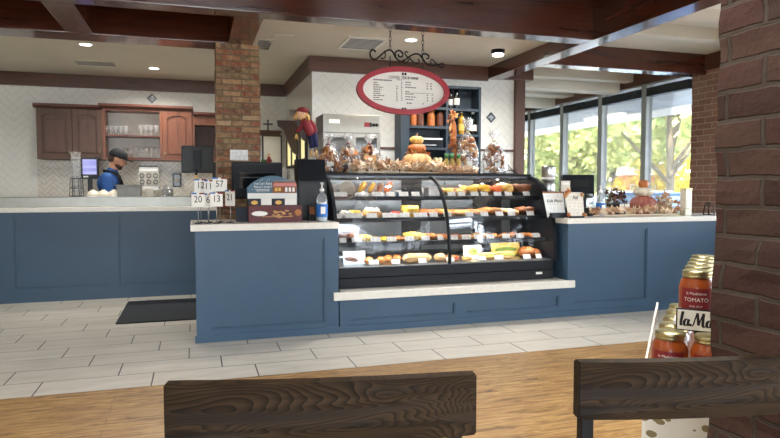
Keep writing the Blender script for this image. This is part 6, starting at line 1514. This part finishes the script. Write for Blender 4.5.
# ------------------------------------------------------------------ outside the windows
GZ = -0.30
cn = thing('patio_canopy', 'long pale patio roof outside the windows', 'canopy', (7.5, 8, 2.8)); plain('soffit', (150, 154, 152), 0.7)
MB().box(-1.3, 1.2, -13, 14, 0, 0.12).build('soffit', 'soffit', cn); MB().box(1.201, 1.25, -13, 14, -0.14, 0.15).build('fascia', 'white_paint', cn)
posts = MB()
for y in (4.2, 17.0): 
    o = MB().rbox(8.5, 8.6, y-0.05, y+0.05, GZ, 2.8, 0.01).build('canopy_post', 'white_paint'); tag(o, 'slim white post carrying the patio roof, the %s one' % ('nearer' if y < 10 else 'farther'), 'post')
q = pt(604, 116, z=2.78); g = thing('patio_light', 'bright strip light under the patio roof seen through the windows', 'light', (q.x, q.y, 2.799)); 
emis('strip_glow', (1.0, 0.82, 0.52), 5)
MB().rbox(-0.09, 0.09, -0.62, 0.62, -0.03, 0, 0.01).build('housing', 'white_paint', g); MB().rbox(-0.07, 0.07, -0.6, 0.6, -0.075, -0.0305, 0.02).build('tube', 'strip_glow', g)
def tree(label, x, y, h, rx, rz, n_, seed, mat='tree_leaves', trunk=0.15, zc_=None, size=0.42):
    g = thing('leafy_tree', label, 'tree', (x, y, GZ), 0, 'trees beyond the parking lot'); rnd = random.Random(seed); zc_ = zc_ or h*0.62
    mb = MB(); blobs = []
    for k in range(16):
        a = rnd.uniform(0, 2*PI); r_ = rnd.uniform(0.1, 0.75); blobs.append((Vector((rx*r_*math.cos(a), rx*r_*math.sin(a), zc_+rz*rnd.uniform(-0.6, 0.7))), rx*rnd.uniform(0.28, 0.45)))
    for i in range(n_):
        c_, r_ = blobs[i % 16]; d = Vector((rnd.gauss(0, 1), rnd.gauss(0, 1), rnd.gauss(0, 0.8))).normalized()*r_*rnd.uniform(0.75, 1.05)
        p_ = c_+d; s_ = size*rnd.uniform(0.6, 1.2); m_3 = Euler((rnd.uniform(0, PI), rnd.uniform(0, PI), rnd.uniform(0, PI))).to_matrix()
        vs = [mb.b.verts.new(p_+m_3 @ Vector(v)*s_) for v in ((0, -0.5, 0), (0.25, 0, 0.05), (0, 0.5, 0), (-0.25, 0, 0.05))]; mb._f(vs)
    mb.build('crown', mat, g)
    mb = MB(); mb.tube([(0, 0, 0), (0.1, 0.05, h*0.25), (-0.05, 0, h*0.5), (0.1, 0, h*0.75)], [trunk, trunk*0.8, trunk*0.6, trunk*0.3], 10)
    for k in range(7):
        c_ = blobs[k][0]; mb.tube([(0.05, 0, h*(0.22+0.03*k)), Vector((0.05, 0, h*(0.22+0.03*k))).lerp(c_, 0.5)+Vector((0, 0, 0.3)), c_], [trunk*0.45, trunk*0.3, trunk*0.12], 7)
    mb.build('trunk', 'bark', g)
plain('bark', (96, 84, 68), 0.9, var=0.2)
def dirpt(px, dist): 
    d = rt*(px-390)/F+fw; d.z = 0; d.normalize(); return Vector((0, 0, 0))+d*dist
for k, (px, dist, h, rx, rz, n_, lab, zc__) in enumerate(((668, 21, 7.5, 4.6, 2.4, 9000, 'green tree with a visible grey trunk seen through the window next to the brick column', 5.6), (612, 30, 8.5, 5.0, 3.2, 9000, 'yellow green tree through the third window above the orange kiosk', 5.4),
        (572, 33, 9.0, 5.5, 3.6, 8000, 'yellow green tree through the windows above the register monitor', 4.8), (536, 38, 9.5, 6, 4, 4200, 'pale green tree through the farthest windows left of the register', 4.5), (735, 30, 9, 5.5, 3.5, 2500, 'green tree mostly hidden behind the brick columns', 5.2))):
    v = dirpt(px, dist); tree(lab, v.x, v.y, h, rx, rz, n_, 40+k, zc_=zc__, size=0.4)
v = dirpt(656, 27); tree('golden yellow shrub behind the parked car', v.x, v.y, 2.6, 2.6, 1.0, 1800, 77, 'gold_leaves', 0.08, 1.4, 0.35)
v = dirpt(545, 40); o = tree('low pale hedge shrub beyond the parking lot at left', v.x, v.y, 3, 4.5, 1.3, 2000, 78, 'tree_leaves', 0.08, 1.4, 0.4)
# kiosk
plain('kiosk_orange', (206, 132, 84), 0.7); plain('roof_white', (240, 240, 238), 0.6)
v = dirpt(637, 27); g = thing('kiosk', 'orange tan little building with white roof seen through the window left of the car', 'building', (v.x, v.y, GZ), R(-22))
MB().box(-0.62, 0.62, -0.6, 0.6, 0, 2.05).build('walls', 'kiosk_orange', g); MB().prism([(-0.7, 2.055), (0.7, 2.055), (0.6, 2.4), (-0.6, 2.4)], -0.68, 0.68, 'y').build('roof', 'roof_white', g)
for x_ in (-0.3, 0.3): f_ = MB().rbox(x_-0.2, x_+0.2, -0.64, -0.601, 0.9, 1.7, 0.02).build('window_frame', 'roof_white', g); MB().box(x_-0.15, x_+0.15, -0.65, -0.641, 0.96, 1.64).build('pane', 'vent_grey', f_)
v = dirpt(582, 52); g = thing('tent', 'white pointed tent in the distance above the register monitor', 'tent', (v.x, v.y, GZ))
MB().lathe([(1.6, 2.0), (1.55, 2.05), (0.1, 2.95), (0, 3.0)], seg=4).build('canopy', 'roof_white', g)
for i in range(4): MB().tube([(1.5*math.cos(PI/2*i), 1.5*math.sin(PI/2*i), 0), (1.5*math.cos(PI/2*i), 1.5*math.sin(PI/2*i), 2.03)], 0.04, 8).build('pole', 'steel', g)
# cars
plain('car_blue', (46, 110, 190), 0.25, var=0.04, coat=1); plain('car_white', (238, 240, 242), 0.25, var=0.03, coat=1); plain('car_glass', (120, 150, 175), 0.08, var=0.05, coat=0.5); plain('tyre', (24, 24, 26), 0.8)
def car(label, loc, rz, mt):
    g = thing('parked_car', label, 'car', loc, rz, 'cars parked outside the windows')
    body_ = [(-2.15, 0.32), (2.15, 0.32), (2.22, 0.62), (2.05, 0.84), (1.15, 0.95), (-1.75, 0.97), (-2.18, 0.88), (-2.24, 0.55)]
    b = bmesh.new(); t_ = MB(); t_.prism(body_, -0.86, 0.86, 'y'); bmesh.ops.bevel(t_.b, geom=list(t_.b.edges), offset=0.07, segments=3, affect='EDGES'); b.free()
    for f_ in t_.b.faces: f_.smooth = True
    t_.build('car_body', mt, g)
    c2 = MB(); tv = []
    lo = [(-1.6, 0.96), (1.15, 0.96)]; 
    P1 = [(-1.62, -0.80, 0.95), (1.2, -0.80, 0.95), (1.2, 0.80, 0.95), (-1.62, 0.80, 0.95)]; P2 = [(-1.15, -0.62, 1.44), (0.35, -0.62, 1.44), (0.35, 0.62, 1.44), (-1.15, 0.62, 1.44)]
    a_ = [c2.b.verts.new(p_) for p_ in P1]; b2 = [c2.b.verts.new(p_) for p_ in P2]; c2._f(a_[::-1]); c2._f(b2)
    for i in range(4): c2._f([a_[i], a_[(i+1) % 4], b2[(i+1) % 4], b2[i]])
    bmesh.ops.bevel(c2.b, geom=list(c2.b.edges), offset=0.05, segments=3, affect='EDGES'); c2.build('windows', 'car_glass', g)
    MB().rbox(-1.16, 0.36, -0.63, 0.63, 1.425, 1.47, 0.02).build('roof', mt, g)
    for x_ in (-1.4, 1.35):
        for y_ in (-0.80, 0.80): w_ = MB().lathe([(0, -0.1), (0.30, -0.1), (0.33, -0.06), (0.33, 0.06), (0.30, 0.1), (0, 0.1)], seg=24, mat=Matrix.Translation((x_, y_, 0.33)) @ Matrix.Rotation(R(90), 4, 'X')).build('wheel', 'tyre', g); MB().lathe([(0, -0.115), (0.19, -0.11), (0.19, 0.11), (0, 0.115)], seg=20, mat=Matrix.Translation((x_, y_, 0.33)) @ Matrix.Rotation(R(90), 4, 'X')).build('hubcap', 'steel', w_)
    return g
v = dirpt(668, 14.5); car('blue car parked just outside the window next to the brick column', (v.x, v.y, GZ), R(-25), 'car_blue')
v = dirpt(652, 19.5); car('white car parked behind the blue one, left of it through the window', (v.x, v.y, GZ), R(-25), 'car_white')
# ------------------------------------------------------------------ light
w_ = bpy.data.worlds.new('sky'); sc.world = w_; w_.use_nodes = True; nt = w_.node_tree
bg = nt.nodes['Background']; tc = nt.nodes.new('ShaderNodeTexCoord'); sp = nt.nodes.new('ShaderNodeSeparateXYZ'); cr = nt.nodes.new('ShaderNodeValToRGB')
nt.links.new(tc.outputs['Generated'], sp.inputs[0]); nt.links.new(sp.outputs[2], cr.inputs[0]); nt.links.new(cr.outputs[0], bg.inputs[0])
cr.color_ramp.elements[0].position = 0.0; cr.color_ramp.elements[0].color = (0.86, 0.93, 1.0, 1); cr.color_ramp.elements[1].position = 0.7; cr.color_ramp.elements[1].color = (0.50, 0.70, 1.0, 1)
bg.inputs[1].default_value = 8.0
sd = bpy.data.lights.new('sun', 'SUN'); sd.energy = 22; sd.angle = R(1); sd.color = (1, 0.94, 0.82); so = bpy.data.objects.new('sun', sd); COL.objects.link(so)
so.rotation_euler = Vector((0.55, 0.30, -0.85)).to_track_quat('-Z', 'Y').to_euler(); so.location = (0, 0, 12)
def portal(loc, rot, sx, sy):
    ld = bpy.data.lights.new('window_portal', 'AREA'); ld.shape = 'RECTANGLE'; ld.size = sx; ld.size_y = sy
    try: ld.cycles.is_portal = True
    except Exception: pass
    o = bpy.data.objects.new('window_portal', ld); COL.objects.link(o); o.location = loc; o.rotation_euler = rot
portal((6.12, 8.6, 1.8), (0, R(90), 0), 1.8, 5.4)
portal((6.12, 1.0, 1.8), (0, R(90), 0), 1.8, 10)
portal((0.9, -4.1, 1.65), (R(90), 0, 0), 9.8, 1.9)
vs = sc.view_settings; sc.display_settings.display_device = 'sRGB'
vs.view_transform = 'Standard'; vs.look = 'None'; vs.gamma = 1; vs.use_curve_mapping = False; vs.exposure = 0.75
